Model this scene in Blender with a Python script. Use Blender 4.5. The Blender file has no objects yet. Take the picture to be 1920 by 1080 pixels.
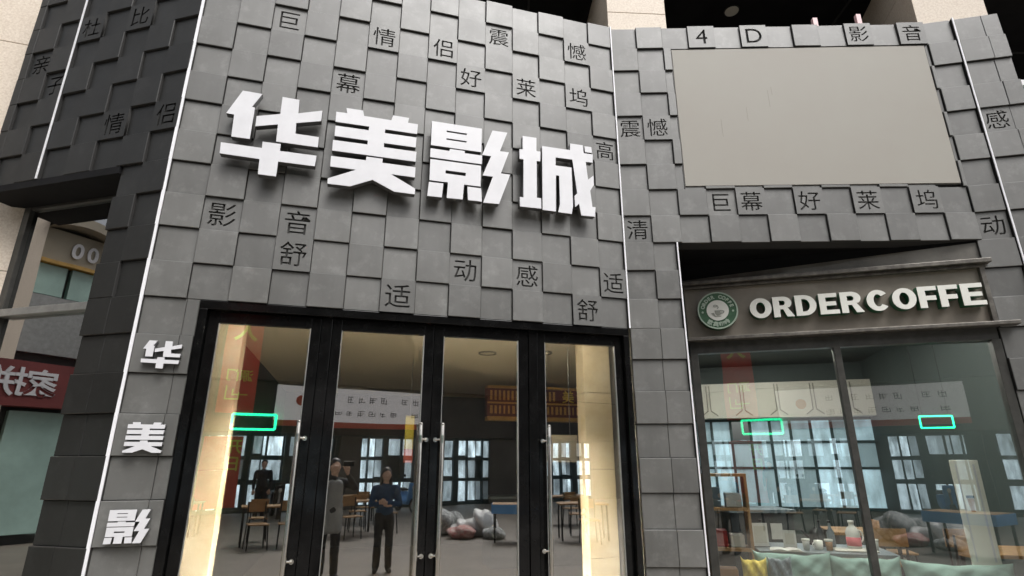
import bpy, bmesh, math, random
from mathutils import Vector, Matrix
random.seed(7)
sc = bpy.context.scene
COL = sc.collection
R_ = math.radians

# ------------------------------------------------------------------ camera
cd = bpy.data.cameras.new('camera')
cam = bpy.data.objects.new('camera', cd); COL.objects.link(cam)
cam.location = (0, 0, 1.6)
cam.rotation_euler = (R_(90) + math.atan(0.317), 0, 0)
cd.sensor_width = 36.0; cd.lens = 36.0 * 1042 / 1920
cd.clip_start = 0.02; cd.clip_end = 600
sc.camera = cam

# ------------------------------------------------------------------ sky and sun (overcast)
SUN_EL, SUN_AZ = 55.0, 148.0      # azimuth from +Y towards +X
w = bpy.data.worlds.new('World'); sc.world = w; w.use_nodes = True
nt = w.node_tree
sky = nt.nodes.new('ShaderNodeTexSky'); sky.sky_type = 'NISHITA'; sky.sun_disc = False
sky.sun_elevation = R_(SUN_EL); sky.sun_rotation = R_(SUN_AZ)
sky.dust_density = 5.0; sky.air_density = 1.0; sky.ozone_density = 0.6
hs = nt.nodes.new('ShaderNodeHueSaturation'); hs.inputs['Saturation'].default_value = 0.22
nt.links.new(sky.outputs[0], hs.inputs['Color'])
bg = nt.nodes['Background']; bg.inputs[1].default_value = 0.12
nt.links.new(hs.outputs[0], bg.inputs[0])
sl = bpy.data.lights.new('sun', 'SUN'); sl.energy = 1.5; sl.angle = R_(30); sl.color = (1.0, 0.985, 0.965)
sun = bpy.data.objects.new('sun', sl); COL.objects.link(sun)
sdir = Vector((math.sin(R_(SUN_AZ)) * math.cos(R_(SUN_EL)), math.cos(R_(SUN_AZ)) * math.cos(R_(SUN_EL)), math.sin(R_(SUN_EL))))
sun.rotation_euler = (-sdir).to_track_quat('-Z', 'Y').to_euler()
sun.location = (8, -8, 20)
sc.view_settings.view_transform = 'Standard'; sc.view_settings.look = 'None'
sc.view_settings.gamma = 1.0; sc.view_settings.exposure = 0.46
sc.view_settings.use_curve_mapping = False
sc.cycles.use_denoising = True
sc.cycles.max_bounces = 10; sc.cycles.transparent_max_bounces = 16; sc.cycles.glossy_bounces = 6
sc.cycles.sample_clamp_indirect = 6.0

# ------------------------------------------------------------------ materials
def mat(name, col, rough=0.6, metal=0.0, var=0.0, vscale=6.0, bump=0.0, bscale=60.0, emit=0.0, spec=0.5, col2=None, island=0.0, coat=0.0):
    m = bpy.data.materials.new(name); m.use_nodes = True
    t = m.node_tree; b = t.nodes['Principled BSDF']
    b.inputs['Base Color'].default_value = (*col, 1); b.inputs['Roughness'].default_value = rough
    b.inputs['Metallic'].default_value = metal; b.inputs['Specular IOR Level'].default_value = spec
    b.inputs['Coat Weight'].default_value = coat
    tc = t.nodes.new('ShaderNodeTexCoord')
    src = None
    if var or col2:
        n = t.nodes.new('ShaderNodeTexNoise'); n.inputs['Scale'].default_value = vscale
        n.inputs['Detail'].default_value = 7; n.inputs['Roughness'].default_value = 0.62
        t.links.new(tc.outputs['Object'], n.inputs['Vector'])
        r = t.nodes.new('ShaderNodeValToRGB')
        c2 = col2 if col2 else tuple(min(1, c * (1 + var)) for c in col)
        c1 = col if col2 else tuple(c * (1 - var) for c in col)
        r.color_ramp.elements[0].position = 0.32; r.color_ramp.elements[0].color = (*c1, 1)
        r.color_ramp.elements[1].position = 0.7; r.color_ramp.elements[1].color = (*c2, 1)
        t.links.new(n.outputs['Fac'], r.inputs['Fac']); src = r.outputs['Color']
    if island:
        g = t.nodes.new('ShaderNodeNewGeometry')
        mr = t.nodes.new('ShaderNodeMapRange'); mr.inputs[3].default_value = 1 - island; mr.inputs[4].default_value = 1 + island
        t.links.new(g.outputs['Random Per Island'], mr.inputs[0])
        mx = t.nodes.new('ShaderNodeVectorMath'); mx.operation = 'SCALE'
        if src is None:
            rgb = t.nodes.new('ShaderNodeRGB'); rgb.outputs[0].default_value = (*col, 1); src = rgb.outputs[0]
        t.links.new(src, mx.inputs[0]); t.links.new(mr.outputs[0], mx.inputs['Scale']); src = mx.outputs[0]
    if src is not None: t.links.new(src, b.inputs['Base Color'])
    if bump:
        n2 = t.nodes.new('ShaderNodeTexNoise'); n2.inputs['Scale'].default_value = bscale; n2.inputs['Detail'].default_value = 5
        t.links.new(tc.outputs['Object'], n2.inputs['Vector'])
        bp = t.nodes.new('ShaderNodeBump'); bp.inputs['Strength'].default_value = bump; bp.inputs['Distance'].default_value = 0.01
        t.links.new(n2.outputs['Fac'], bp.inputs['Height']); t.links.new(bp.outputs[0], b.inputs['Normal'])
    if emit:
        b.inputs['Emission Color'].default_value = (*col, 1); b.inputs['Emission Strength'].default_value = emit
    return m

def tile_material(name='facade_tile', k=1.0):
    m = bpy.data.materials.new(name); m.use_nodes = True
    t = m.node_tree; L = t.links; b = t.nodes['Principled BSDF']
    tc = t.nodes.new('ShaderNodeTexCoord')
    def noise(scale, detail=6, rough=0.6):
        n = t.nodes.new('ShaderNodeTexNoise'); n.inputs['Scale'].default_value = scale
        n.inputs['Detail'].default_value = detail; n.inputs['Roughness'].default_value = rough
        L.new(tc.outputs['Object'], n.inputs['Vector']); return n.outputs['Fac']
    def ramp(f, p0, c0, p1, c1):
        r = t.nodes.new('ShaderNodeValToRGB')
        r.color_ramp.elements[0].position = p0; r.color_ramp.elements[0].color = (*c0, 1)
        r.color_ramp.elements[1].position = p1; r.color_ramp.elements[1].color = (*c1, 1)
        L.new(f, r.inputs[0]); return r.outputs[0]
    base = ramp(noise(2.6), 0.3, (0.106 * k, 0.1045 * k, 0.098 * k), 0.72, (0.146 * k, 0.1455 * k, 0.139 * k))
    # chalky smudges and scratches
    sm = ramp(noise(7.5, 10, 0.70), 0.52, (0, 0, 0), 0.72, (1, 1, 1))
    mx = t.nodes.new('ShaderNodeMix'); mx.data_type = 'RGBA'
    mul = t.nodes.new('ShaderNodeMath'); mul.operation = 'MULTIPLY'; mul.inputs[1].default_value = 0.38
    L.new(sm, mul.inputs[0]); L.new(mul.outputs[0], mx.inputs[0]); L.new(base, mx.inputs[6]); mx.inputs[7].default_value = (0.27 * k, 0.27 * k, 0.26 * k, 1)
    # dark damp blotches
    dk = ramp(noise(3.7, 4, 0.5), 0.64, (0, 0, 0), 0.80, (1, 1, 1))
    mx2 = t.nodes.new('ShaderNodeMix'); mx2.data_type = 'RGBA'
    mul2 = t.nodes.new('ShaderNodeMath'); mul2.operation = 'MULTIPLY'; mul2.inputs[1].default_value = 0.35
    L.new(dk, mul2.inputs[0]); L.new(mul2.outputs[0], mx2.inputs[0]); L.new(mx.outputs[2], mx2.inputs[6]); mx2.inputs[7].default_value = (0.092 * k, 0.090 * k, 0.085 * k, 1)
    mp = t.nodes.new('ShaderNodeMapping'); mp.inputs['Scale'].default_value = (16, 16, 0.9); L.new(tc.outputs['Object'], mp.inputs[0])
    ns = t.nodes.new('ShaderNodeTexNoise'); ns.inputs['Scale'].default_value = 1.0; ns.inputs['Detail'].default_value = 5; L.new(mp.outputs[0], ns.inputs['Vector'])
    st = ramp(ns.outputs['Fac'], 0.35, (0.95, 0.95, 0.945), 0.68, (1.04, 1.04, 1.04))
    m3 = t.nodes.new('ShaderNodeMix'); m3.data_type = 'RGBA'; m3.blend_type = 'MULTIPLY'; m3.inputs[0].default_value = 1.0
    L.new(mx2.outputs[2], m3.inputs[6]); L.new(st, m3.inputs[7]); mx2 = m3
    g = t.nodes.new('ShaderNodeNewGeometry')
    mr = t.nodes.new('ShaderNodeMapRange'); mr.inputs[3].default_value = 0.82; mr.inputs[4].default_value = 1.15
    L.new(g.outputs['Random Per Island'], mr.inputs[0])
    sca = t.nodes.new('ShaderNodeVectorMath'); sca.operation = 'SCALE'
    L.new(mx2.outputs[2], sca.inputs[0]); L.new(mr.outputs[0], sca.inputs['Scale']); L.new(sca.outputs[0], b.inputs['Base Color'])
    rr = t.nodes.new('ShaderNodeMapRange'); rr.inputs[3].default_value = 0.30; rr.inputs[4].default_value = 0.52
    L.new(noise(5.0), rr.inputs[0]); L.new(rr.outputs[0], b.inputs['Roughness']); b.inputs['Specular IOR Level'].default_value = 0.8 if k == 1.0 else 0.35
    bp = t.nodes.new('ShaderNodeBump'); bp.inputs['Strength'].default_value = 0.12; bp.inputs['Distance'].default_value = 0.004
    L.new(noise(35, 4), bp.inputs['Height']); L.new(bp.outputs[0], b.inputs['Normal'])
    return m

def glass_material(name, refl, tint, wob=0.0):
    m = bpy.data.materials.new(name); m.use_nodes = True
    t = m.node_tree; t.nodes.remove(t.nodes['Principled BSDF'])
    tr = t.nodes.new('ShaderNodeBsdfTransparent'); tr.inputs[0].default_value = (*tint, 1)
    gl = t.nodes.new('ShaderNodeBsdfGlossy'); gl.inputs['Roughness'].default_value = 0.0
    tc0 = t.nodes.new('ShaderNodeTexCoord'); n0 = t.nodes.new('ShaderNodeTexNoise'); n0.inputs['Scale'].default_value = 2.2; n0.inputs['Detail'].default_value = 6
    t.links.new(tc0.outputs['Object'], n0.inputs['Vector'])
    m0 = t.nodes.new('ShaderNodeMapRange'); m0.inputs[1].default_value = .55; m0.inputs[2].default_value = .8; m0.inputs[3].default_value = 0.0; m0.inputs[4].default_value = 0.07
    t.links.new(n0.outputs['Fac'], m0.inputs[0]); t.links.new(m0.outputs[0], gl.inputs['Roughness'])
    lw = t.nodes.new('ShaderNodeLayerWeight'); lw.inputs['Blend'].default_value = 0.25
    mr = t.nodes.new('ShaderNodeMapRange'); mr.inputs[3].default_value = refl; mr.inputs[4].default_value = min(1, refl + 0.5)
    t.links.new(lw.outputs['Fresnel'], mr.inputs[0])
    if wob:
        tc = t.nodes.new('ShaderNodeTexCoord'); n = t.nodes.new('ShaderNodeTexNoise'); n.inputs['Scale'].default_value = 1.3
        n.inputs['Detail'].default_value = 1
        t.links.new(tc.outputs['Object'], n.inputs['Vector'])
        bp = t.nodes.new('ShaderNodeBump'); bp.inputs['Strength'].default_value = wob; bp.inputs['Distance'].default_value = 0.02
        t.links.new(n.outputs['Fac'], bp.inputs['Height']); t.links.new(bp.outputs[0], gl.inputs['Normal'])
    mx = t.nodes.new('ShaderNodeMixShader')
    t.links.new(mr.outputs[0], mx.inputs[0]); t.links.new(tr.outputs[0], mx.inputs[1]); t.links.new(gl.outputs[0], mx.inputs[2])
    t.links.new(mx.outputs[0], t.nodes['Material Output'].inputs[0])
    return m

M = {}
M['tile'] = tile_material()
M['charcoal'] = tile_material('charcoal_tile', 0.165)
M['tile_edge'] = mat('shaded_tile_return', (0.028, 0.027, 0.026), 0.7)  # near-black returns: shade under the raised tiles put into the colour
M['carved'] = mat('shaded_groove_floor', (0.045, 0.044, 0.042), 0.9)  # groove floors darkened, recess shade put into the colour
M['backing'] = mat('wall_backing', (0.03, 0.03, 0.03), 0.9)
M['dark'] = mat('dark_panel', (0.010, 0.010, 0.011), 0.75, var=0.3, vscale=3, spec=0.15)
M['gloss'] = mat('black_gloss_frame', (0.006, 0.006, 0.006), 0.10, var=0.4, vscale=8, spec=0.25)
M['greyframe'] = mat('grey_window_frame', (0.07, 0.068, 0.062), 0.35, 0.3, var=0.25, vscale=10)
M['alu'] = mat('grey_aluminium', (0.33, 0.33, 0.32), 0.35, 0.6, var=0.15, vscale=12)
M['steel'] = mat('brushed_steel', (0.62, 0.60, 0.56), 0.22, 1.0, var=0.1, vscale=20)
M['strip'] = mat('white_light_strip', (0.84, 0.84, 0.87), 0.4, var=0.06, vscale=9)
M['white'] = mat('white_acrylic', (0.70, 0.70, 0.725), 0.35, var=0.06, vscale=5)
M['whiteside'] = mat('letter_return_grey', (0.10, 0.10, 0.10), 0.45)
M['cream_face'] = mat('cream_acrylic', (0.80, 0.80, 0.74), 0.35, var=0.04, vscale=8)
M['green'] = mat('green_return', (0.015, 0.12, 0.055), 0.35)
M['logo_green'] = mat('logo_green', (0.05, 0.13, 0.065), 0.4, var=0.2, vscale=20)
M['logo_rim'] = mat('logo_rim', (0.42, 0.52, 0.42), 0.4)
M['logo_ink'] = mat('logo_ink', (0.30, 0.31, 0.27), 0.5)
M['screen'] = mat('beige_screen', (0.300, 0.278, 0.243), 0.55, col2=(0.315, 0.302, 0.265), vscale=0.9, bump=0.03, bscale=200)
M['signboard'] = mat('taupe_metal_sheet', (0.19, 0.163, 0.130), 0.4, 0.0, col2=(0.31, 0.272, 0.222), vscale=2.2)
M['header'] = mat('header_sheet', (0.12, 0.114, 0.104), 0.16, 0.2, col2=(0.30, 0.285, 0.255), vscale=1.6)
M['ledge'] = mat('worn_ledge', (0.15, 0.138, 0.122), 0.4, 0.5, var=0.4, vscale=16)
M['granite'] = mat('beige_granite', (0.60, 0.50, 0.40), 0.55, col2=(0.80, 0.71, 0.60), vscale=55, bump=0.05)
M['joint'] = mat('stone_joint', (0.16, 0.12, 0.09), 0.9)
M['marble'] = mat('cream_marble', (0.60, 0.49, 0.31), 0.25, col2=(0.80, 0.71, 0.54), vscale=3.5)
M['glass'] = glass_material('door_glass', 0.36, (0.97, 0.97, 0.96), 0.06)
M['shopglass'] = glass_material('shop_glass', 0.16, (0.96, 0.98, 0.97), 0.06)
M['sideglass'] = glass_material('side_glass', 0.50, (0.80, 0.90, 0.86), 0.05)
M['paving'] = mat('plaza_paving', (0.20, 0.175, 0.145), 0.5, var=0.16, vscale=1.2, bump=0.05)
M['lobbyfloor'] = mat('tan_floor_tile', (0.40, 0.35, 0.28), 0.25, var=0.1, vscale=2)
M['ceil'] = mat('cream_ceiling', (0.78, 0.72, 0.57), 0.7, var=0.04, vscale=1)
M['ceil2'] = mat('tan_ceiling', (0.62, 0.55, 0.41), 0.7, var=0.05, vscale=1)
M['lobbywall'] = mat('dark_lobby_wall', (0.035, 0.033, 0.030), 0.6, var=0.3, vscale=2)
M['lamp'] = mat('header_fill_tube', (1.0, 0.92, 0.76), 0.5, emit=60.0)
M['lens'] = mat('added_lens_glow', (1.0, 0.92, 0.76), 0.5, emit=11000.0)
M['tube'] = mat('tube_light', (1.0, 0.97, 0.9), 0.5, emit=130.0)
M['downlight'] = mat('downlight_glass', (0.55, 0.53, 0.46), 0.4)
M['red'] = mat('red_cloth', (0.70, 0.055, 0.035), 0.7, var=0.12, vscale=3)
M['redsign'] = mat('red_sign', (0.30, 0.02, 0.022), 0.5, var=0.1, vscale=3)
M['darkredsign'] = mat('dark_red_sign', (0.10, 0.012, 0.012), 0.5, var=0.2, vscale=2)
M['scratch'] = mat('screen_scratch', (0.235, 0.218, 0.19), 0.6)
M['dullred'] = mat('dull_red_sign', (0.17, 0.03, 0.028), 0.6, var=0.2, vscale=1)
M['yellow'] = mat('yellow_paint', (0.72, 0.60, 0.06), 0.6)
M['gold'] = mat('gold_paint', (0.55, 0.33, 0.08), 0.5, var=0.2, vscale=6)
M['neon'] = mat('green_neon', (0.02, 0.85, 0.36), 0.5, emit=3.0)
M['wood'] = mat('light_wood', (0.36, 0.21, 0.09), 0.5, var=0.25, vscale=5)
M['ironblack'] = mat('black_iron', (0.02, 0.02, 0.02), 0.5, 0.3)
M['bluecloth'] = mat('blue_cloth', (0.14, 0.40, 0.80), 0.7, var=0.1, vscale=4)
M['cushion'] = mat('sage_cushion', (0.26, 0.40, 0.345), 0.85, var=0.15, vscale=5, bump=0.2, bscale=150)
M['yellowcloth'] = mat('yellow_cushion', (0.72, 0.55, 0.09), 0.85, var=0.1, vscale=8)
M['poster'] = mat('cream_poster', (0.88, 0.87, 0.76), 0.6, var=0.03, vscale=3)
M['paper'] = mat('pale_paper', (0.62, 0.62, 0.58), 0.7, var=0.06, vscale=12)
M['pinkred'] = mat('pink_label', (0.70, 0.16, 0.18), 0.6)
M['brown'] = mat('brown_cup', (0.42, 0.22, 0.09), 0.6)
M['darkwood'] = mat('dark_cabinet', (0.03, 0.035, 0.04), 0.4, var=0.3, vscale=5)
M['slate'] = mat('slate_top', (0.16, 0.20, 0.22), 0.3, var=0.1, vscale=6)
M['china'] = mat('white_china', (0.75, 0.74, 0.68), 0.25)
M['plant'] = mat('leaf_green', (0.05, 0.16, 0.03), 0.6, var=0.4, vscale=30)
M['pink'] = mat('pale_pink_metal', (0.80, 0.55, 0.56), 0.4)
M['blueglass'] = mat('pale_blue_glass', (0.32, 0.50, 0.55), 0.2, var=0.1, vscale=4)
M['skin'] = mat('skin', (0.62, 0.40, 0.29), 0.55, var=0.06, vscale=20)
M['hair'] = mat('black_hair', (0.012, 0.010, 0.010), 0.45)
M['bluesweater'] = mat('blue_sweater', (0.02, 0.066, 0.145), 0.85, var=0.2, vscale=30)
M['greyshirt'] = mat('grey_apron', (0.33, 0.34, 0.34), 0.8, var=0.1, vscale=10)
M['darkcloth'] = mat('dark_cloth', (0.02, 0.022, 0.026), 0.85, var=0.3, vscale=20)
M['phone'] = mat('phone_black', (0.01, 0.01, 0.012), 0.15)
M['facing'] = mat('facing_wall', (0.10, 0.095, 0.085), 0.7, var=0.2, vscale=0.6)
M['facingdark'] = mat('facing_upper_wall', (0.05, 0.052, 0.05), 0.7, var=0.2, vscale=0.5)
M['curtain'] = mat('pale_blue_curtain', (0.34, 0.46, 0.54), 0.7, col2=(0.55, 0.62, 0.66), vscale=2.2)
def glow_panes(name, col, e0, e1):
    m = mat(name, col, 0.4, emit=1.0); t = m.node_tree; b = t.nodes['Principled BSDF']
    g = t.nodes.new('ShaderNodeNewGeometry'); r = t.nodes.new('ShaderNodeMapRange'); r.inputs[3].default_value = e0; r.inputs[4].default_value = e1
    tc = t.nodes.new('ShaderNodeTexCoord'); mp = t.nodes.new('ShaderNodeMapping'); mp.inputs['Scale'].default_value = (3, 3, .8); n = t.nodes.new('ShaderNodeTexNoise'); n.inputs['Scale'].default_value = 2.4; n.inputs['Detail'].default_value = 5
    t.links.new(tc.outputs['Object'], mp.inputs[0]); t.links.new(mp.outputs[0], n.inputs['Vector'])
    a = t.nodes.new('ShaderNodeMath'); a.operation = 'MULTIPLY'; t.links.new(g.outputs['Random Per Island'], r.inputs[0]); t.links.new(r.outputs[0], a.inputs[0])
    r2 = t.nodes.new('ShaderNodeMapRange'); r2.inputs[1].default_value = .3; r2.inputs[2].default_value = .7; r2.inputs[3].default_value = .25; r2.inputs[4].default_value = 1.6
    t.links.new(n.outputs['Fac'], r2.inputs[0]); t.links.new(r2.outputs[0], a.inputs[1]); t.links.new(a.outputs[0], b.inputs['Emission Strength'])
    return m
M['glowwindow'] = glow_panes('glowing_window', (0.40, 0.56, 0.64), 0.05, 0.75)  # pane glow stands in for daylight through the rear windows
M['glowcurtain'] = glow_panes('glow_curtain', (0.46, 0.58, 0.64), 0.1, 2.4)  # pane glow added to brighten the shops in the reflections
M['mullion'] = mat('dark_teal_mullion', (0.03, 0.06, 0.065), 0.5)
M['shopwhite'] = mat('shop_sign_white', (0.62, 0.60, 0.60), 0.5, emit=0.35)  # glow added so the board shows brighter in the door glass
M['shopred'] = mat('shop_sign_red', (0.62, 0.12, 0.07), 0.5)
M['signgrey'] = mat('sign_ink', (0.14, 0.13, 0.13), 0.6)
M['taupe'] = mat('taupe_render', (0.36, 0.32, 0.25), 0.7, var=0.08, vscale=1)
M['palegreen'] = mat('pale_green_glass', (0.38, 0.54, 0.49), 0.25, var=0.15, vscale=1.5)
M['canopy'] = mat('canopy_grey', (0.06, 0.06, 0.06), 0.8)
M['bag1'] = mat('patterned_bag', (0.16, 0.18, 0.18), 0.8, col2=(0.85, 0.86, 0.84), vscale=13)
M['bag2'] = mat('white_plastic_bag', (0.82, 0.82, 0.80), 0.4, var=0.12, vscale=18)
M['bag3'] = mat('red_white_bag', (0.52, 0.10, 0.08), 0.7, col2=(0.66, 0.60, 0.55), vscale=16)
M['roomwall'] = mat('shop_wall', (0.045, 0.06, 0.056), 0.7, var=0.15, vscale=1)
M['hexpanel'] = mat('cream_panel', (0.52, 0.50, 0.43), 0.5, var=0.05, vscale=2)
M['hexline'] = mat('panel_moulding', (0.20, 0.185, 0.15), 0.5)

# ------------------------------------------------------------------ mesh helpers
class Fr:
    """a vertical plane: s along d, h up, o out towards the street"""
    def __init__(s, p, d, n=None):
        s.p = Vector((p[0], p[1], 0)); s.d = Vector((d[0], d[1], 0)).normalized()
        s.n = Vector((n[0], n[1], 0)).normalized() if n else Vector((s.d.y, -s.d.x, 0))
    def P(s, a, h, o=0.0): return s.p + s.d * a + s.n * o + Vector((0, 0, h))
    def mtx(s, a, h, o=0.0):
        m = Matrix.Identity(4); q = s.P(a, h, o)
        for i in range(3):
            m[i][0] = s.d[i]; m[i][1] = (0, 0, 1)[i]; m[i][2] = s.n[i]; m[i][3] = q[i]
        return m

W = Fr((0, 0), (1, 0), (0, -1))          # plain world frame: s = x, o = -y
FM = Fr((-2.289, 3.913), (.9635, .268))  # middle wall with the doors
FR = Fr((1.06, 4.852), (.9997, -.0245))  # right wall with the screen
FF = Fr((4.36, 4.775), (.9773, -.2121))  # turned end of the right wall
FL = Fr((-2.655, 3.795), (-.9671, .2542), (-.2542, -.9671))  # left wing, s runs to the left
FS = Fr((1.787, 5.514), (.9636, -.2672)) # coffee shop window

class MB:
    def __init__(s): s.v = []; s.f = []
    def add(s, vs, fs):
        k = len(s.v); s.v += [Vector(x) for x in vs]; s.f += [tuple(i + k for i in f) for f in fs]
    def box(s, fr, a0, a1, h0, h1, o0, o1, ch=0.0):
        if ch <= 0:
            vs = [fr.P(a, h, o) for o in (o0, o1) for h in (h0, h1) for a in (a0, a1)]
            s.add(vs, [(0, 1, 3, 2), (4, 6, 7, 5), (0, 4, 5, 1), (2, 3, 7, 6), (0, 2, 6, 4), (1, 5, 7, 3)])
        else:
            c = ch
            vs = [fr.P(a, h, o0) for h in (h0, h1) for a in (a0, a1)]
            vs += [fr.P(a, h, o1 - c) for h in (h0, h1) for a in (a0, a1)]
            vs += [fr.P(a, h, o1) for h in (h0 + c, h1 - c) for a in (a0 + c, a1 - c)]
            fs = [(0, 1, 3, 2), (8, 10, 11, 9)]
            for b in (0, 4):
                fs += [(b, b + 4, b + 5, b + 1), (b + 2, b + 3, b + 7, b + 6), (b, b + 2, b + 6, b + 4), (b + 1, b + 5, b + 7, b + 3)]
            s.add(vs, fs)
    def tube(s, p, q, r, r2=None, n=14, cap=True):
        p = Vector(p); q = Vector(q); r2 = r if r2 is None else r2
        z = (q - p).normalized(); x = z.orthogonal().normalized(); y = z.cross(x)
        vs = []
        for c, rr in ((p, r), (q, r2)):
            for i in range(n):
                t = 2 * math.pi * i / n; vs.append(c + x * math.cos(t) * rr + y * math.sin(t) * rr)
        fs = [(i, (i + 1) % n, n + (i + 1) % n, n + i) for i in range(n)]
        if cap: fs += [tuple(range(n))[::-1], tuple(range(n, 2 * n))]
        s.add(vs, fs)
    def ball(s, c, r, n=12, m=8, sx=1, sy=1, sz=1):
        c = Vector(c); vs = []; fs = []
        for j in range(m + 1):
            ph = math.pi * j / m
            for i in range(n):
                t = 2 * math.pi * i / n
                vs.append(c + Vector((math.sin(ph) * math.cos(t) * r * sx, math.sin(ph) * math.sin(t) * r * sy, math.cos(ph) * r * sz)))
        for j in range(m):
            for i in range(n): fs.append((j * n + i, j * n + (i + 1) % n, (j + 1) * n + (i + 1) % n, (j + 1) * n + i))
        s.add(vs, fs)
    def lathe(s, base, prof, n=20):
        base = Vector(base); vs = []; fs = []
        for r, z in prof:
            for i in range(n):
                t = 2 * math.pi * i / n; vs.append(base + Vector((r * math.cos(t), r * math.sin(t), z)))
        k = len(prof)
        for j in range(k - 1):
            for i in range(n): fs.append((j * n + i, j * n + (i + 1) % n, (j + 1) * n + (i + 1) % n, (j + 1) * n + i))
        fs += [tuple(range(n))[::-1], tuple(range((k - 1) * n, k * n))]
        s.add(vs, fs)
    def lathe_open(s, base, prof, n=24):
        base = Vector(base); k = len(prof)
        vs = [base + Vector((r * math.cos(2 * math.pi * i / n), r * math.sin(2 * math.pi * i / n), z)) for r, z in prof for i in range(n)]
        s.add(vs, [(j * n + i, j * n + (i + 1) % n, ((j + 1) % k) * n + (i + 1) % n, ((j + 1) % k) * n + i) for j in range(k) for i in range(n)])
    def prism(s, fr, poly, o0, o1):
        n = len(poly)
        vs = [fr.P(a, h, o0) for a, h in poly] + [fr.P(a, h, o1) for a, h in poly]
        s.add(vs, [tuple(range(n))[::-1], tuple(range(n, 2 * n))] + [(i, (i + 1) % n, n + (i + 1) % n, n + i) for i in range(n)])

def wloc(o):
    v = Vector((0, 0, 0))
    while o: v = v + Vector(o.location); o = o.parent
    return v

def link_mesh(name, me, parent=None, smooth=False):
    """me is in world coordinates; gives it an origin at its base (or its parent's) and links it"""
    o = bpy.data.objects.new(name, me); COL.objects.link(o)
    if parent is None:
        c = [v.co for v in me.vertices]
        base = Vector((sum(x.x for x in c) / len(c), sum(x.y for x in c) / len(c), min(x.z for x in c)))
        me.transform(Matrix.Translation(-base)); o.location = base
    else:
        me.transform(Matrix.Translation(-wloc(parent))); o.parent = parent
    if smooth:
        for p in me.polygons: p.use_smooth = True
    return o

def obj(name, mb, m, parent=None, smooth=False, mats=None, pick=None):
    me = bpy.data.meshes.new(name); me.from_pydata([tuple(v) for v in mb.v], [], mb.f); me.update()
    bm = bmesh.new(); bm.from_mesh(me); bmesh.ops.recalc_face_normals(bm, faces=bm.faces); bm.to_mesh(me); bm.free()
    me.materials.append(M[m] if isinstance(m, str) else m)
    return link_mesh(name, me, parent, smooth)

def thing(name, label, cat, loc, group=None):
    o = bpy.data.objects.new(name, None); COL.objects.link(o); o.location = loc; o.empty_display_size = 0.1
    tag(o, label, cat, group); return o
def tag(o, label, cat=None, group=None):
    o['label'] = label
    if cat: o['category'] = cat
    if group: o['group'] = group
    return o
def structure(o): o['kind'] = 'structure'; return o
def bevel(o, wd=0.004, seg=2):
    b = o.modifiers.new('bevel', 'BEVEL'); b.width = wd; b.segments = seg; b.limit_method = 'ANGLE'; return o

# ------------------------------------------------------------------ glyphs
def glyph_curve(ch, size):
    f = bpy.data.curves.new('glyph', 'FONT'); f.body = ch; f.size = size; f.resolution_u = 4
    o = bpy.data.objects.new('glyph', f); COL.objects.link(o)
    dg = bpy.context.evaluated_depsgraph_get()
    c = o.to_curve(dg).copy()
    bpy.data.objects.remove(o)
    pts = [p.co for s_ in c.splines for p in s_.bezier_points]
    x0, x1 = min(p.x for p in pts), max(p.x for p in pts); y0, y1 = min(p.y for p in pts), max(p.y for p in pts)
    c.transform(Matrix.Translation((-(x0 + x1) / 2, -(y0 + y1) / 2, 0)))
    return c, x1 - x0, y1 - y0

def curve_mesh(c, extrude, offset=0.0):
    c.dimensions = '2D'; c.fill_mode = 'BOTH'; c.extrude = extrude / 2; c.offset = offset; c.resolution_u = 4
    o = bpy.data.objects.new('tmp', c); COL.objects.link(o)
    dg = bpy.context.evaluated_depsgraph_get(); dg.update()
    me = bpy.data.meshes.new_from_object(o.evaluated_get(dg))
    bpy.data.objects.remove(o)
    me.materials.clear(); return me

def text_mesh(ch, size, fr, a, h, o, depth, bold=0.0, sx=1.0, rot=0.0, mirror=False):
    c, ww, hh = glyph_curve(ch, size)
    me = curve_mesh(c, depth, bold)
    me.transform(fr.mtx(a, h, o) @ Matrix.Rotation(rot, 4, 'Z') @ Matrix.Diagonal((sx, 1, 1, 1)))
    return me

def add_square(c, x0, x1, y0, y1):
    s_ = c.splines.new('BEZIER'); s_.bezier_points.add(3); s_.use_cyclic_u = True
    for p, (x, y) in zip(s_.bezier_points, ((x0, y0), (x1, y0), (x1, y1), (x0, y1))):
        p.co = (x, y, 0); p.handle_left_type = p.handle_right_type = 'VECTOR'

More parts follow.
